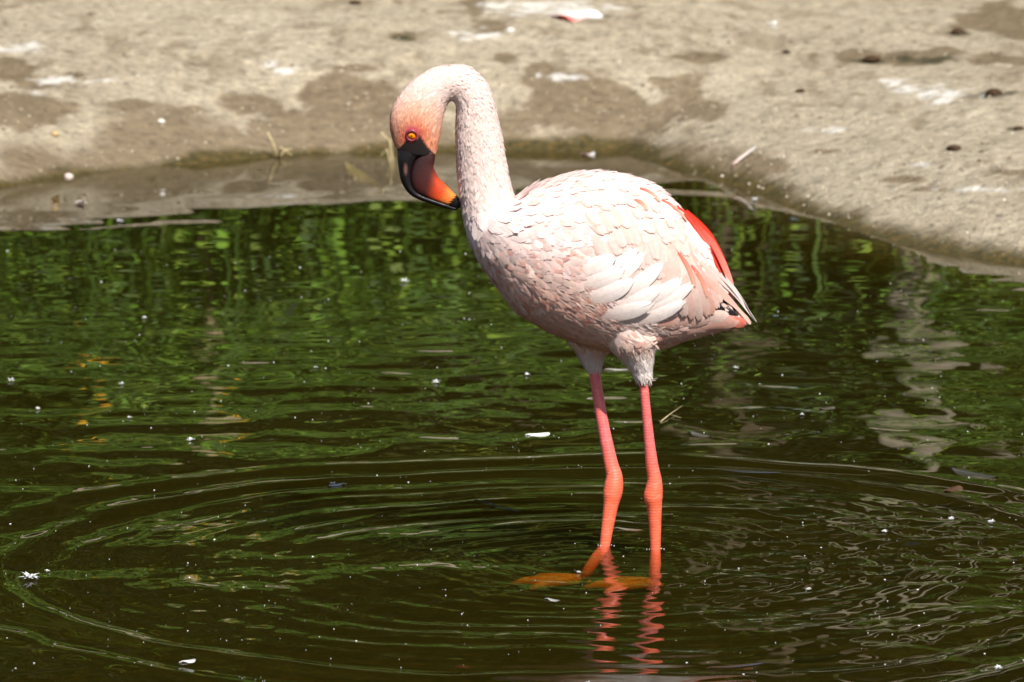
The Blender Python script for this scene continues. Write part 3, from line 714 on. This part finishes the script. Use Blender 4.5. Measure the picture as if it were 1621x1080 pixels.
# bill
def loft_part(name, secs, mat, n=10, seg=40, power=2.6, colfn=None, parent=None):
    v, f, _, D = loft(secs, n, seg, power)
    o = mesh_obj(name, v, f, mat, colors=colfn(np.array(v)) if colfn else None)
    bm = bmesh.new(); bm.from_mesh(o.data); bmesh.ops.recalc_face_normals(bm, faces=bm.faces); bm.to_mesh(o.data); bm.free()
    return part_at(o, parent or bird) if parent is None else o
def bill_mat(name, rough):
    t = NT(name); a = t.new('ShaderNodeAttribute', attribute_name='tint'); c_ = t.coord(); nz = t.noise(c_, 500, 4, .6)
    t.link(t.mix(1.0, a.outputs['Color'], t.ramp(nz, [(.3, .85), (.7, 1.1)]), 'MULTIPLY'), t.b.inputs['Base Color'])
    t.b.inputs['Roughness'].default_value = rough; t.b.inputs['Specular IOR Level'].default_value = .28
    t.link(t.bump(t.noise(c_, 220, 5, .7), .45, .0012), t.b.inputs['Normal']); return t.m
M_BILL = bill_mat('horn_bill', .30)
def low_col(P):
    u, v = to_px(P); d = (u - 655) * .76 + (v - 250) * .65     # along the bill
    e = (u - 668) * .62 - (v - 285) * .78                         # towards the inner edge
    c_ = np.broadcast_to(np.array((.028, .011, .011)), P.shape).copy()
    c_ = lerp(c_, (.055, .015, .014), sstep(8, 40, d))
    c_ = lerp(c_, (.58, .060, .018), sstep(42, 68, d + e * .5))
    c_ = lerp(c_, (.74, .20, .04), sstep(66, 86, d + e * .25))
    c_ = lerp(c_, (.010, .009, .009), sstep(88.5, 90.5, d + 1.2 * np.sin(v * 1.7)))
    return c_
def up_col(P):
    u, v = to_px(P); c_ = np.broadcast_to(np.array((.008, .006, .007)), P.shape).copy()
    pinkpatch = sstep(7, 2, np.hypot((u - 642) * 1.6, (v - 268) * .55))
    return lerp(c_, (.20, .09, .08), pinkpatch * .7)
lower = [(671, 236, 690, 244, 14), (661, 246, 689, 252, 15.5), (655, 256, 687, 262, 16), (650.5, 270, 689, 271, 16), (649.5, 284, 693, 280, 15.5), (652.5, 296, 700, 287.5, 14.5), (660, 305.5, 708.5, 295.5, 13),
         (674, 312.8, 716.5, 303.5, 11), (690.5, 318.8, 723.5, 310.5, 9), (706.5, 324, 728.5, 317, 6.5), (717, 328.2, 731, 322.5, 4.2), (724.5, 330.6, 731.2, 327, 2)]
upper = [(628.5, 237, 676, 236, 17), (629, 252, 660, 253, 17), (631, 268, 653.5, 268, 15), (634, 284, 652.3, 283, 13.5), (640, 297, 655, 294.5, 12), (649, 308, 662, 303, 11), (663, 316, 675.3, 310, 10),
         (682, 323, 692, 316.5, 8), (700, 328.5, 707.3, 322.4, 6), (714, 332.2, 717.5, 327.2, 3.8), (722.5, 333, 725, 330, 1.8)]
loft_part('lower_bill', lower, M_BILL, power=2.8, colfn=low_col)
ub = loft_part('upper_bill', upper, M_BILL, power=2.1, colfn=up_col)
# nostril slit, eye and eyelid
h = surf(652, 214.5); ep, en = h
def disc_dome(p, nrm, rad, hgt, n=20, rings=5):
    a = np.cross(nrm, [0, 0, 1.0]); a /= np.linalg.norm(a); b = np.cross(nrm, a); V = [p + nrm * hgt]; Fc = []
    for j in range(1, rings + 1):
        q = j / rings
        for k in range(n):
            th = 2 * math.pi * k / n; V.append(p + (a * math.cos(th) + b * math.sin(th)) * rad * q + nrm * hgt * (1 - q * q))
    for k in range(n): Fc.append((0, 1 + k, 1 + (k + 1) % n))
    for j in range(rings - 1):
        for k in range(n): Fc.append((1 + j * n + k, 1 + (j + 1) * n + k, 1 + (j + 1) * n + (k + 1) % n, 1 + j * n + (k + 1) % n))
    return V, Fc
def glossy(name, col, rough=.08):
    t = NT(name); c_ = t.coord(); t.link(t.mix(1.0, tuple(col), t.ramp(t.noise(c_, 700, 3), [(.3, .8), (.7, 1.1)]), 'MULTIPLY'), t.b.inputs['Base Color'])
    t.b.inputs['Roughness'].default_value = rough; return t.m
M_IRIS = glossy('amber_iris', (.80, .22, .003)); M_PUPIL = glossy('black_pupil', (.004, .004, .004)); M_LID = glossy('magenta_eyelid', (.24, .03, .05), .45)
for side in (-1, 1):
    e0 = np.array([ep[0], ep[1] * -side, ep[2]]); n0 = np.array([en[0], en[1] * -side, en[2]])
    v, f = disc_dome(e0 + n0 * .0006, n0, 6.6 * PXM, 3.0 * PXM); eye = mesh_obj('eye', v, f, M_IRIS); part_at(eye, bird)
    v, f = disc_dome(e0 + n0 * (.0006 + 2.62 * PXM), n0, 1.5 * PXM, .9 * PXM, 12, 3); pu = mesh_obj('pupil', v, f, M_PUPIL); pu.parent = eye; pu.matrix_parent_inverse = Matrix.Identity(4)
    a = np.cross(n0, [0, 0, 1.0]); a /= np.linalg.norm(a); b = np.cross(n0, a)
    if b[2] < 0: b = -b
    path = [e0 + n0 * .0010 + (a * math.cos(th) * 8.2 + b * math.sin(th) * 8.0) * PXM for th in np.linspace(0, 2 * math.pi, 29)[:-1]]
    rad = [PXM * (1.2 + 2.2 * max(0, math.sin(th))) for th in np.linspace(0, 2 * math.pi, 29)[:-1]]
    v = []; f = []; sg = 8; m_ = len(path)
    for i in range(m_):
        o_ = path[i] - e0; o_ /= np.linalg.norm(o_)
        for k in range(sg): th = 2 * math.pi * k / sg; v.append(path[i] + (o_ * math.cos(th) + n0 * math.sin(th)) * rad[i])
    for i in range(m_):
        for k in range(sg): f.append((i * sg + k, i * sg + (k + 1) % sg, ((i + 1) % m_) * sg + (k + 1) % sg, ((i + 1) % m_) * sg + k))
    lid = mesh_obj('eyelid', v, f, M_LID); lid.parent = eye; lid.matrix_parent_inverse = Matrix.Identity(4)
M_NOSE = glossy('nostril_lining', (.35, .16, .13), .25)
for side in (-1, 1):
    pn = [PY(u, v, side * w * PXM) for u, v, w in ((644.5, 262, 13.2), (643, 268, 13.6), (641.5, 275, 12.4))]
    v, f = tube(pn, [PXM * .5, PXM * 1.3, PXM * .5], 8); no = mesh_obj('nostril', v, f, M_NOSE); no.parent = ub; no.matrix_parent_inverse = Matrix.Identity(4)

# legs with webbed feet
def leg_mat():
    t = NT('leg_scales'); a = t.new('ShaderNodeAttribute', attribute_name='tint'); c_ = t.coord()
    sp = t.new('ShaderNodeSeparateXYZ'); t.link(c_, sp.inputs[0]); nz = t.noise(c_, 90, 4, .6)
    rings_ = t.math('SINE', t.math('ADD', t.math('MULTIPLY', sp.outputs['Z'], 1500), t.math('MULTIPLY', nz, 9)))
    colr = t.mix(1.0, a.outputs['Color'], t.ramp(nz, [(.3, .82), (.7, 1.12)]), 'MULTIPLY')
    big = t.math('GREATER_THAN', t.math('SINE', t.math('ADD', t.math('MULTIPLY', sp.outputs['Z'], 330), t.math('MULTIPLY', t.noise(c_, 40, 2), 14))), .965)
    colr = t.mix(t.math('MULTIPLY', big, .12), colr, (.85, .45, .40))
    t.link(colr, t.b.inputs['Base Color']); t.b.inputs['Roughness'].default_value = .42
    t.link(t.bump(rings_, .16, .0006), t.b.inputs['Normal']); return t.m
M_LEG = leg_mat()
def leg_col(P):
    z = P[:, 2]; c_ = np.broadcast_to(np.array((.66, .12, .115)), P.shape).copy()
    return lerp(c_, (.76, .125, .06), sstep(.17, .08, z))
M_FOOT = simple_mat('orange_foot', (.88, .26, .03), .5, .25, 120)
wn_, wf_ = PZ(1037, 871), PZ(957, 866)
YN, YF = wn_[1], wf_[1]
def make_leg(pts, yhip, ywater, under, foot_at, ang):
    D = catmull(pts, 6); v0, v1 = D[0, 1], D[-1, 1]
    path = [PY(u, v, yhip + (ywater - yhip) * (v - v0) / (v1 - v0)) for u, v, _ in D]; rad = [r * PXM * .95 for *_, r in D]
    for k, q in enumerate(under): path.append(np.array(q)); rad.append((9.5 - k * .4) * PXM)
    v, f = tube(path, rad, 18); o = mesh_obj('leg', v, f, M_LEG, colors=leg_col(np.array(v))); part_at(o, bird)
    F0 = np.array(foot_at); pr = []; tips = []
    for a, L in ((ang - .48, .080), (ang, .100), (ang + .50, .082)):
        d = np.array([-math.cos(a), math.sin(a), 0]); e = F0 + d * L + [0, 0, -.004]; tips.append(e)
        pr.append(tube([F0 + [0, 0, .004], F0 + d * L * .45 + [0, 0, .003], F0 + d * L * .8 + [0, 0, .001], e], [.0085, .0075, .0065, .003], 10))
    pr.append(tube([F0 + [0, 0, .004], F0 + [.016, 0, 0]], [.007, .003], 8))
    for a_, b_ in ((0, 1), (1, 2)):
        m1 = F0 + (tips[a_] - F0) * .86; m2 = F0 + (tips[b_] - F0) * .84; md = (m1 + m2) / 2 * .86 + F0 * .14
        up_ = np.array([0, 0, .0022]); q = [F0, m1, md, m2]; pr.append(([p + up_ for p in q] + [p - up_ for p in q], [(0, 1, 2, 3), (7, 6, 5, 4), (0, 4, 5, 1), (1, 5, 6, 2), (2, 6, 7, 3), (3, 7, 4, 0)]))
    v, f = merge(pr); ft = mesh_obj('foot', v, f, M_FOOT); ft.parent = o; ft.matrix_parent_inverse = Matrix.Identity(4)
    return o
fz = BED + .010
make_leg([(1017, 588, 7.5), (1019, 605, 7.5), (1022, 640, 7.7), (1027, 690, 8.6), (1032, 735, 10.5), (1036, 758, 12), (1035.5, 773, 14.6), (1034, 787, 16.0), (1036, 803, 12.6), (1037, 830, 10.4), (1037.5, 871, 8.6)], Y_NEAR, YN,
         [wn_ + [0, 0, -.015], wn_ + [-.001, 0, -.03], (wn_[0] - .003, wn_[1], fz)], (wn_[0] - .004, wn_[1], fz), -.02)
make_leg([(940, 570, 9), (942, 595, 9.5), (949, 640, 9.6), (957, 685, 10.4), (967, 733, 12), (972, 753, 14), (971.5, 769, 16.2), (969.5, 783, 16.0), (967, 800, 12.8), (962, 832, 10.6), (957, 866, 8.8)], Y_FAR, YF,
         [wf_ + [-.010, 0, -.014], wf_ + [-.022, 0, -.032], (wf_[0] - .034, wf_[1], fz)], (wf_[0] - .036, wf_[1], fz), .03)
# ------------------------------------------------------------------ floating feathers, specks, and litter on the bank
def PG(u, v):
    z = .1
    for _ in range(40):
        p = PZ(u, v, z); z = .5 * z + .5 * float(ground_z(p[0], p[1]))
    return np.array([p[0], p[1], float(ground_z(p[0], p[1]))])
def wz(x, y): return float(water_z(np.array([[x]]), np.array([[y]]))[0, 0])
def PW(u, v):
    p = PZ(u, v); return np.array([p[0], p[1], wz(p[0], p[1])])
def litter_mat(name):
    t = NT(name); a = t.new('ShaderNodeAttribute', attribute_name='tint'); c_ = t.coord(); nz = t.noise(c_, 300, 4, .6)
    t.link(t.mix(1.0, a.outputs['Color'], t.ramp(nz, [(.3, .8), (.7, 1.1)]), 'MULTIPLY'), t.b.inputs['Base Color']); t.b.inputs['Roughness'].default_value = .7
    t.b.inputs['Specular IOR Level'].default_value = .3; return t.m
M_LIT = litter_mat('shed_feather'); M_QUILL = simple_mat('pale_quill', (.70, .62, .50), .5, .15, 200)
M_CLOD = simple_mat('dark_clod', (.055, .032, .018), .95, .5, 150, .1, .002)
M_STONE = simple_mat('pale_pebble', (.62, .58, .52), .7, .25, 120, .3, .001)
M_TWIG = simple_mat('dry_straw', (.46, .37, .20), .8, .3, 80)
M_GRIT = simple_mat('wet_grit', (.42, .36, .26), .25, .5, 60, .5)
def flat_feather(name, A, B, width, c0, c1, label, cat='feather', group=None, curl=.004, bend=0.0, tilt=0.0):
    """a shed vane from root A to tip B with a quill, lying on what it floats or rests on"""
    A = np.array(A); B = np.array(B); d = B - A; L = np.linalg.norm(d); side = np.array([-d[1], d[0], 0]); side /= np.linalg.norm(side)
    V = []; C = []; N, K = 11, 5; rr = random.Random(int(A[0] * 9999) & 0xffff)
    mid = []
    for i in range(N):
        t_ = i / (N - 1); w = width * .5 * min(1, .12 + 2.6 * t_) * math.sqrt(max(.004, 1 - max(0, (t_ - .55) / .46) ** 2))
        c = A + d * t_ + side * bend * 4 * t_ * (1 - t_) + np.array([0, 0, .0012 + curl * (2 * t_ - 1) ** 2]); mid.append(c)
        for k in range(K):
            x = k / 2 - 1
            V.append(c + side * w * x * (1 + rr.uniform(-.12, .12)) + np.array([0, 0, -abs(x) * w * .25 + tilt * x * w]) + d / L * rr.uniform(-1, 1) * .0012)
            C.append(np.array(c0) * (1 - t_) + np.array(c1) * t_)
    F = [((i + 1) * K + k, i * K + k, i * K + k + 1, (i + 1) * K + k + 1)[::-1] for i in range(N - 1) for k in range(K - 1)]
    root = empty(name, tuple(A)); o = mesh_obj('vane', V, F, M_LIT, colors=C); part_at(o, root)
    q = [A - d / L * .006 + [0, 0, .001]] + [m + [0, 0, .0004] for m in mid[:-1]]
    v, f = tube(q, np.linspace(.0007, .0002, len(q)), 6); part_at(mesh_obj('quill', v, f, M_LIT, colors=np.tile(np.array(c0) * .9, (len(v), 1))), root)
    tag(root, label, cat, group); return root
def down_tuft(p, size, label, group=None, seed=0, col=(.86, .86, .87)):
    r = np.random.default_rng(seed); p = np.array(p); V = []; F = []; C = []
    for k in range(46):
        a = r.uniform(0, 6.283); el = r.uniform(.02, .9); L = size * .5 * r.uniform(.45, 1.1); d = np.array([math.cos(a) * math.cos(el), math.sin(a) * math.cos(el), math.sin(el) * .8])
        s = np.cross(d, [0, 0, 1.0]); s /= np.linalg.norm(s) + 1e-9; w = size * .035
        m = p + d * L * .55 + [0, 0, L * .12]; e = p + d * L; b = len(V)
        V += [p - s * w, p + s * w, m - s * w * 1.4, m + s * w * 1.4, e]; F += [(b, b + 1, b + 3, b + 2), (b + 2, b + 3, b + 4)]; C += [np.array(col) * r.uniform(.85, 1.05)] * 5
    root = empty('down_feather', tuple(p)); o = mesh_obj('barbs', V, F, M_LIT, colors=C); part_at(o, root); o['kind'] = 'stuff'
    v, f = tube([p + [-size * .3, 0, .0008], p + [0, 0, .0016], p + [size * .3, size * .1, .001]], [.0005, .0007, .0003], 6); part_at(mesh_obj('quill', v, f, M_QUILL), root)
    tag(root, label, 'feather', group)
WHT = (.86, .86, .86)
FF = [  # root px, tip px, width m, root colour, tip colour, label
    ((836, 689), (868, 685), .026, WHT, WHT, 'broad white feather lying flat on the water beside the far leg'),
    ((1094, 684), (1124, 691), .020, (.10, .10, .085), (.06, .06, .045), 'greyish feather lying on the water behind the near leg'),
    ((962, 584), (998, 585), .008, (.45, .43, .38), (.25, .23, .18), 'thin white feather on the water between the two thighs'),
    ((755, 795), (826, 811), .005, (.06, .055, .035), (.09, .085, .06), 'thin dull sliver of dry leaf floating inside the ripple ring'),
    ((1150, 751), (1236, 755), .008, (.022, .025, .025), (.035, .042, .05), 'long blue grey feather floating on the outer ripple'),
    ((1125, 1053), (1212, 1048), .008, (.05, .022, .012), (.035, .045, .06), 'long feather with rusty base and bluish tip on the water'),
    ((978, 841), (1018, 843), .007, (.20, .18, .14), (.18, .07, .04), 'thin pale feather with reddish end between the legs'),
    ((1508, 746), (1578, 758), .040, (.050, .048, .038), (.030, .030, .024), 'large limp grey feather soaked in the water near brown leaf'),
    ((1496, 778), (1518, 771), .028, (.05, .025, .012), (.08, .042, .02), 'small curled brown leaf floating beside the soaked grey feather'),
    ((1297, 647), (1320, 643), .02, (.06, .05, .035), (.08, .07, .05), 'dull beige leaf floating in dark open water'),
    ((290, 1043), (309, 1041), .015, (.6, .6, .58), (.4, .4, .38), 'small white feather sliver floating in the lower ripples'),
    ((868, 952), (886, 954), .010, (.35, .35, .32), (.2, .2, .18), 'tiny pale feather sliver floating below the submerged foot'),
    ((543, 765), (519, 767), .010, (.35, .35, .33), (.4, .4, .4), 'tiny pale feather sliver on the ring of ripples')]
for a, b, w, c0, c1, lab in FF:
    flat_feather('floating_leaf' if 'leaf' in lab else 'floating_feather', PW(*a), PW(*b), w, c0, c1, lab, 'leaf' if 'leaf' in lab else 'feather', curl=.0006)
for k, (u, v, s, lab) in enumerate([
    (17, 607, 22, 'spiky white down feather standing up on the calm water'), (47, 917, 38, 'large fluffy white down feather with fanned barbs on the water'),
    (690, 607, 21, None), (640, 447, 25, None), (835, 595, 15, None), (190, 353, 18, None), (128, 322, 30, 'blurred pinkish white down tuft on the reflection of the bank'), (192, 611, 15, None),
    (302, 697, 20, None), (1195, 317, 17, 'white down tuft floating at the mossy foot of the bank'), (1506, 820, 15, None), (1569, 825, 16, None), (229, 505, 14, None), (527, 765, 14, None), (60, 648, 14, None),
    (1580, 1063, 16, None), (1400, 842, 14, None), (1280, 930, 13, None), (205, 662, 12, None), (75, 905, 12, None), (916, 908, 11, None), (1270, 660, 13, None), (500, 585, 12, None), (1165, 583, 14, None)]):
    down_tuft(PW(u, v) + [0, 0, .001], s * PXM * (1.35 if v < 400 else 1.0), lab or 'tiny white down tuft floating on the open water', None if lab else 'tiny down tufts on the pond', 400 + k, (.80, .70, .68) if u == 128 else (.86, .86, .87))
# litter on the bank
flat_feather('shed_feather', PG(893, 33), PG(944, 26), .16, (.80, .12, .08), WHT, 'white feather with a scarlet base lying on dry sand', curl=.012, tilt=.3)
flat_feather('shed_feather', PG(1162, 272) + [0, 0, .004], PG(1197, 243) + [0, 0, .004], .010, (.55, .36, .30), (.6, .6, .58), 'slim curved white feather on the mossy edge of bank', curl=.012, bend=.02)
flat_feather('shed_feather', PG(548, 246) + [0, 0, .006], PG(598, 230) + [0, 0, .006], .045, (.50, .46, .36), (.74, .74, .72), 'dull white feather stranded at the waterline behind the bill', curl=.004)
flat_feather('shed_feather', PW(922, 246) + [0, 0, .002], PW(940, 244) + [0, 0, .002], .025, (.45, .3, .27), (.5, .5, .5), 'small pinkish feather at the waterline behind the bird\'s back', curl=.004)
def lump(name, p, size, mat, label, cat, seed, group=None, flat=.6):
    bm = bmesh.new(); bmesh.ops.create_icosphere(bm, subdivisions=3, radius=1.0); r = np.random.default_rng(seed); dirs = r.normal(size=(9, 3)); amp = r.uniform(-.28, .32, 9)
    for vtx in bm.verts:
        c = np.array(vtx.co); k = 1 + sum(a * max(0, c @ d / np.linalg.norm(d)) ** 3 for a, d in zip(amp, dirs)) + .10 * (random.random() - .5)
        vtx.co = Vector((c[0] * k * size[0], c[1] * k * size[1], c[2] * k * size[2] * flat))
    me_ = bpy.data.meshes.new(name); bm.to_mesh(me_); bm.free(); me_.materials.append(mat); me_.polygons.foreach_set('use_smooth', [True] * len(me_.polygons))
    o = bpy.data.objects.new(name, me_); COL.objects.link(o); o.location = (p[0], p[1], p[2] + size[2] * flat * .35); tag(o, label, cat, group); return o
for k, (u, v, s, lab) in enumerate([(1511, 236, .011, 'crumbly dark clod alone on the smooth pale slab'), (1517, 53, .017, 'long dark clod on the dry sand near a damp patch'), (1268, 145, .009, 'small round dark clod on the dry pale sand'),
                                    (562, 6, .011, 'small black clod high up on the sandy bank'), (1246, 84, .008, 'flat brown clod beside the long damp streak'), (1380, 98, .014, 'brown crumbled clod on the long damp streak'), (1572, 150, .016, 'brown crumbled clod beside the white dropping'),
                                    (1612, 205, .008, 'little dark clod on the sloping pale slab')]):
    lump('soil_clod', PG(u, v), (s * 1.3, s * 1.6, s), M_CLOD, lab, 'clod', 500 + k)
M_TAN = simple_mat('tan_pebble', (.50, .34, .16), .7, .2, 90); M_PKP = simple_mat('pinkish_pebble', (.66, .50, .44), .7, .2, 90)
for k, (u, v, s, m, lab) in enumerate([(255, 243, .008, M_STONE, 'small white pebble just above the mossy waterline'), (808, 50, .010, M_STONE, 'round white pebble at the end of a damp streak'), (107, 263, .010, M_PKP, 'pinkish pebble in the mossy edge of the bank'),
                                       (87, 241, .009, M_TAN, 'tan wood chip on the damp sand above the moss'), (1226, 38, .007, M_STONE, 'tiny white pebble alone on dry sand')]):
    lump('pebble', PG(u, v), (s, s * 1.3, s), m, lab, 'pebble', 540 + k, flat=.75)
def twig(pts, rad, label, mat=M_TWIG):
    root = None
    P = [np.array(p) for p in pts[0]]
    root = empty('dry_twig', tuple(P[0])); v, f = tube(P, np.linspace(rad, rad * .5, len(P)), 8); part_at(mesh_obj('stem', v, f, mat), root)
    for br in pts[1:]:
        Q = [np.array(p) for p in br]; v, f = tube(Q, np.linspace(rad * .7, rad * .3, len(Q)), 6); part_at(mesh_obj('side_shoot', v, f, mat), root)
    tag(root, label, 'twig')
g = PG(440, 243); twig([[g, PY(432, 228, g[1]), PY(424, 210, g[1] - .01)], [g, PY(452, 237, g[1]), PY(463, 236, g[1] + .01)], [g, PY(444, 233, g[1] - .02), PY(462, 246, g[1] - .03)]], .0042, 'forked straw stalk poking up from the mossy edge')
g = PG(628, 234); twig([[g, PY(616, 222, g[1]), PY(603, 211, g[1] - .01)], [g, PY(612, 236, g[1] - .02), PY(603, 247, g[1] - .05)]], .0042, 'pale straw stalk sticking up behind the flamingo face')
g = PG(925, 217); twig([[g, PY(945, 207, g[1]), PY(955, 196, g[1]), PY(962, 180, g[1] + .01)], [PY(945, 207, g[1]), PY(935, 209, g[1] - .02), PG(938, 216)]], .0045, 'bent straw stalk on the damp sand behind the neck')
g = PW(1046, 669) ; twig([[g + [0, 0, .001], PW(1060, 658) + [0, 0, .003], PW(1080, 648) + [0, 0, .006]], [PW(1060, 658) + [0, 0, .003], PW(1078, 662) + [0, 0, .002]]], 0.0010, 'small forked straw floating beside the near leg')
# wet grit along the shore and specks on the water, far too many to count
def specks(name, pts, sizes, mat, label, cat, flat):
    V = []; F = []; r = np.random.default_rng(9)
    base = np.array([(1, 0, 0), (0, 1, 0), (-1, 0, 0), (0, -1, 0), (0, 0, 1), (0, 0, -1)], float); fcs = [(0, 1, 4), (1, 2, 4), (2, 3, 4), (3, 0, 4), (1, 0, 5), (2, 1, 5), (3, 2, 5), (0, 3, 5)]
    for p, s in zip(pts, sizes):
        b = len(V); a = r.uniform(0, 6.28); ca, sa = math.cos(a), math.sin(a); e = r.uniform(.5, 1.6)
        for q in base: x, y = q[0] * e, q[1]; V.append((p[0] + (x * ca - y * sa) * s, p[1] + (x * sa + y * ca) * s, p[2] + q[2] * s * flat))
        F += [tuple(i + b for i in q) for q in fcs]
    o = mesh_obj(name, V, F, mat, smooth=False); tag(o, label, cat, kind='stuff')
r = np.random.default_rng(77); pts = []; sz = []
while len(pts) < 620:
    u, v = r.uniform(-20, 1641), 300 + 790 * r.random() ** .85
    if r.random() > (.35 + .65 * float(vnoise(u / 140, v / 60, 4))) * (1.0 if u > 500 or v > 400 else .5): continue
    p = PZ(u, v)
    if pond_sd(p[0], p[1]) > -.05: continue
    s = PXM * (.55 + 1.3 * r.random() ** 4) * (1.35 if v < 450 else 1); pts.append(np.array([p[0], p[1], 0.0])); sz.append(s)
for u, v in ((947, 866), (951, 867), (968, 865), (972, 866), (1024, 872), (1028, 872), (1047, 871), (1051, 872)):  # white specks where the legs meet the water imitate meniscus glints
    p = PZ(u, v); pts.append(np.array([p[0], p[1], 0.0])); sz.append(PXM * 1.0)
pts = np.array(pts); pts[:, 2] = water_z(pts[None, :, 0], pts[None, :, 1])[0] + .0006
M_SPECK = simple_mat('white_speck', (.80, .80, .78), .6, .1, 50)
specks('floating_specks', pts, sz, M_SPECK, 'tiny white specks of down and dust scattered over the water, some standing in for glints at the legs', 'specks', .6)
pts = []; sz = []; tries = 0
cand = np.stack([r.uniform(-1.6, 1.25, 110000), r.uniform(2.9, 6.2, 110000)], 1); cs = pond_sd(cand[:, 0], cand[:, 1])
keep = (cs > .01) & (r.random(110000) < np.where(cs < .45, .13, .045) * (.3 + 1.2 * vnoise(cand[:, 0] * 5, cand[:, 1] * 4, 8)))
cand = cand[keep]; cz = ground_z(cand[:, 0], cand[:, 1]); n = len(cand)
specks('wet_grit', np.column_stack([cand, cz + .0006]), .0012 + .0042 * r.random(n) ** 4, M_GRIT, 'loose grit and tiny pebbles scattered along the damp bank', 'grit', .8)
M_CRUMB = simple_mat('dark_crumb', (.11, .075, .045), .95, .4, 90)
cand = np.stack([r.uniform(-1.6, 1.25, 30000), r.uniform(2.9, 6.4, 30000)], 1); cs = pond_sd(cand[:, 0], cand[:, 1])
cand = cand[(cs > .12) & (r.random(30000) < .07 * (.1 + 1.6 * vnoise(cand[:, 0] * 4, cand[:, 1] * 3, 18) ** 2))]; n = len(cand)
specks('soil_crumbs', np.column_stack([cand, ground_z(cand[:, 0], cand[:, 1]) + .0006]), .0016 + .0055 * r.random(n) ** 4, M_CRUMB, 'small dark crumbs of soil strewn over the dry sand', 'crumbs', .6)
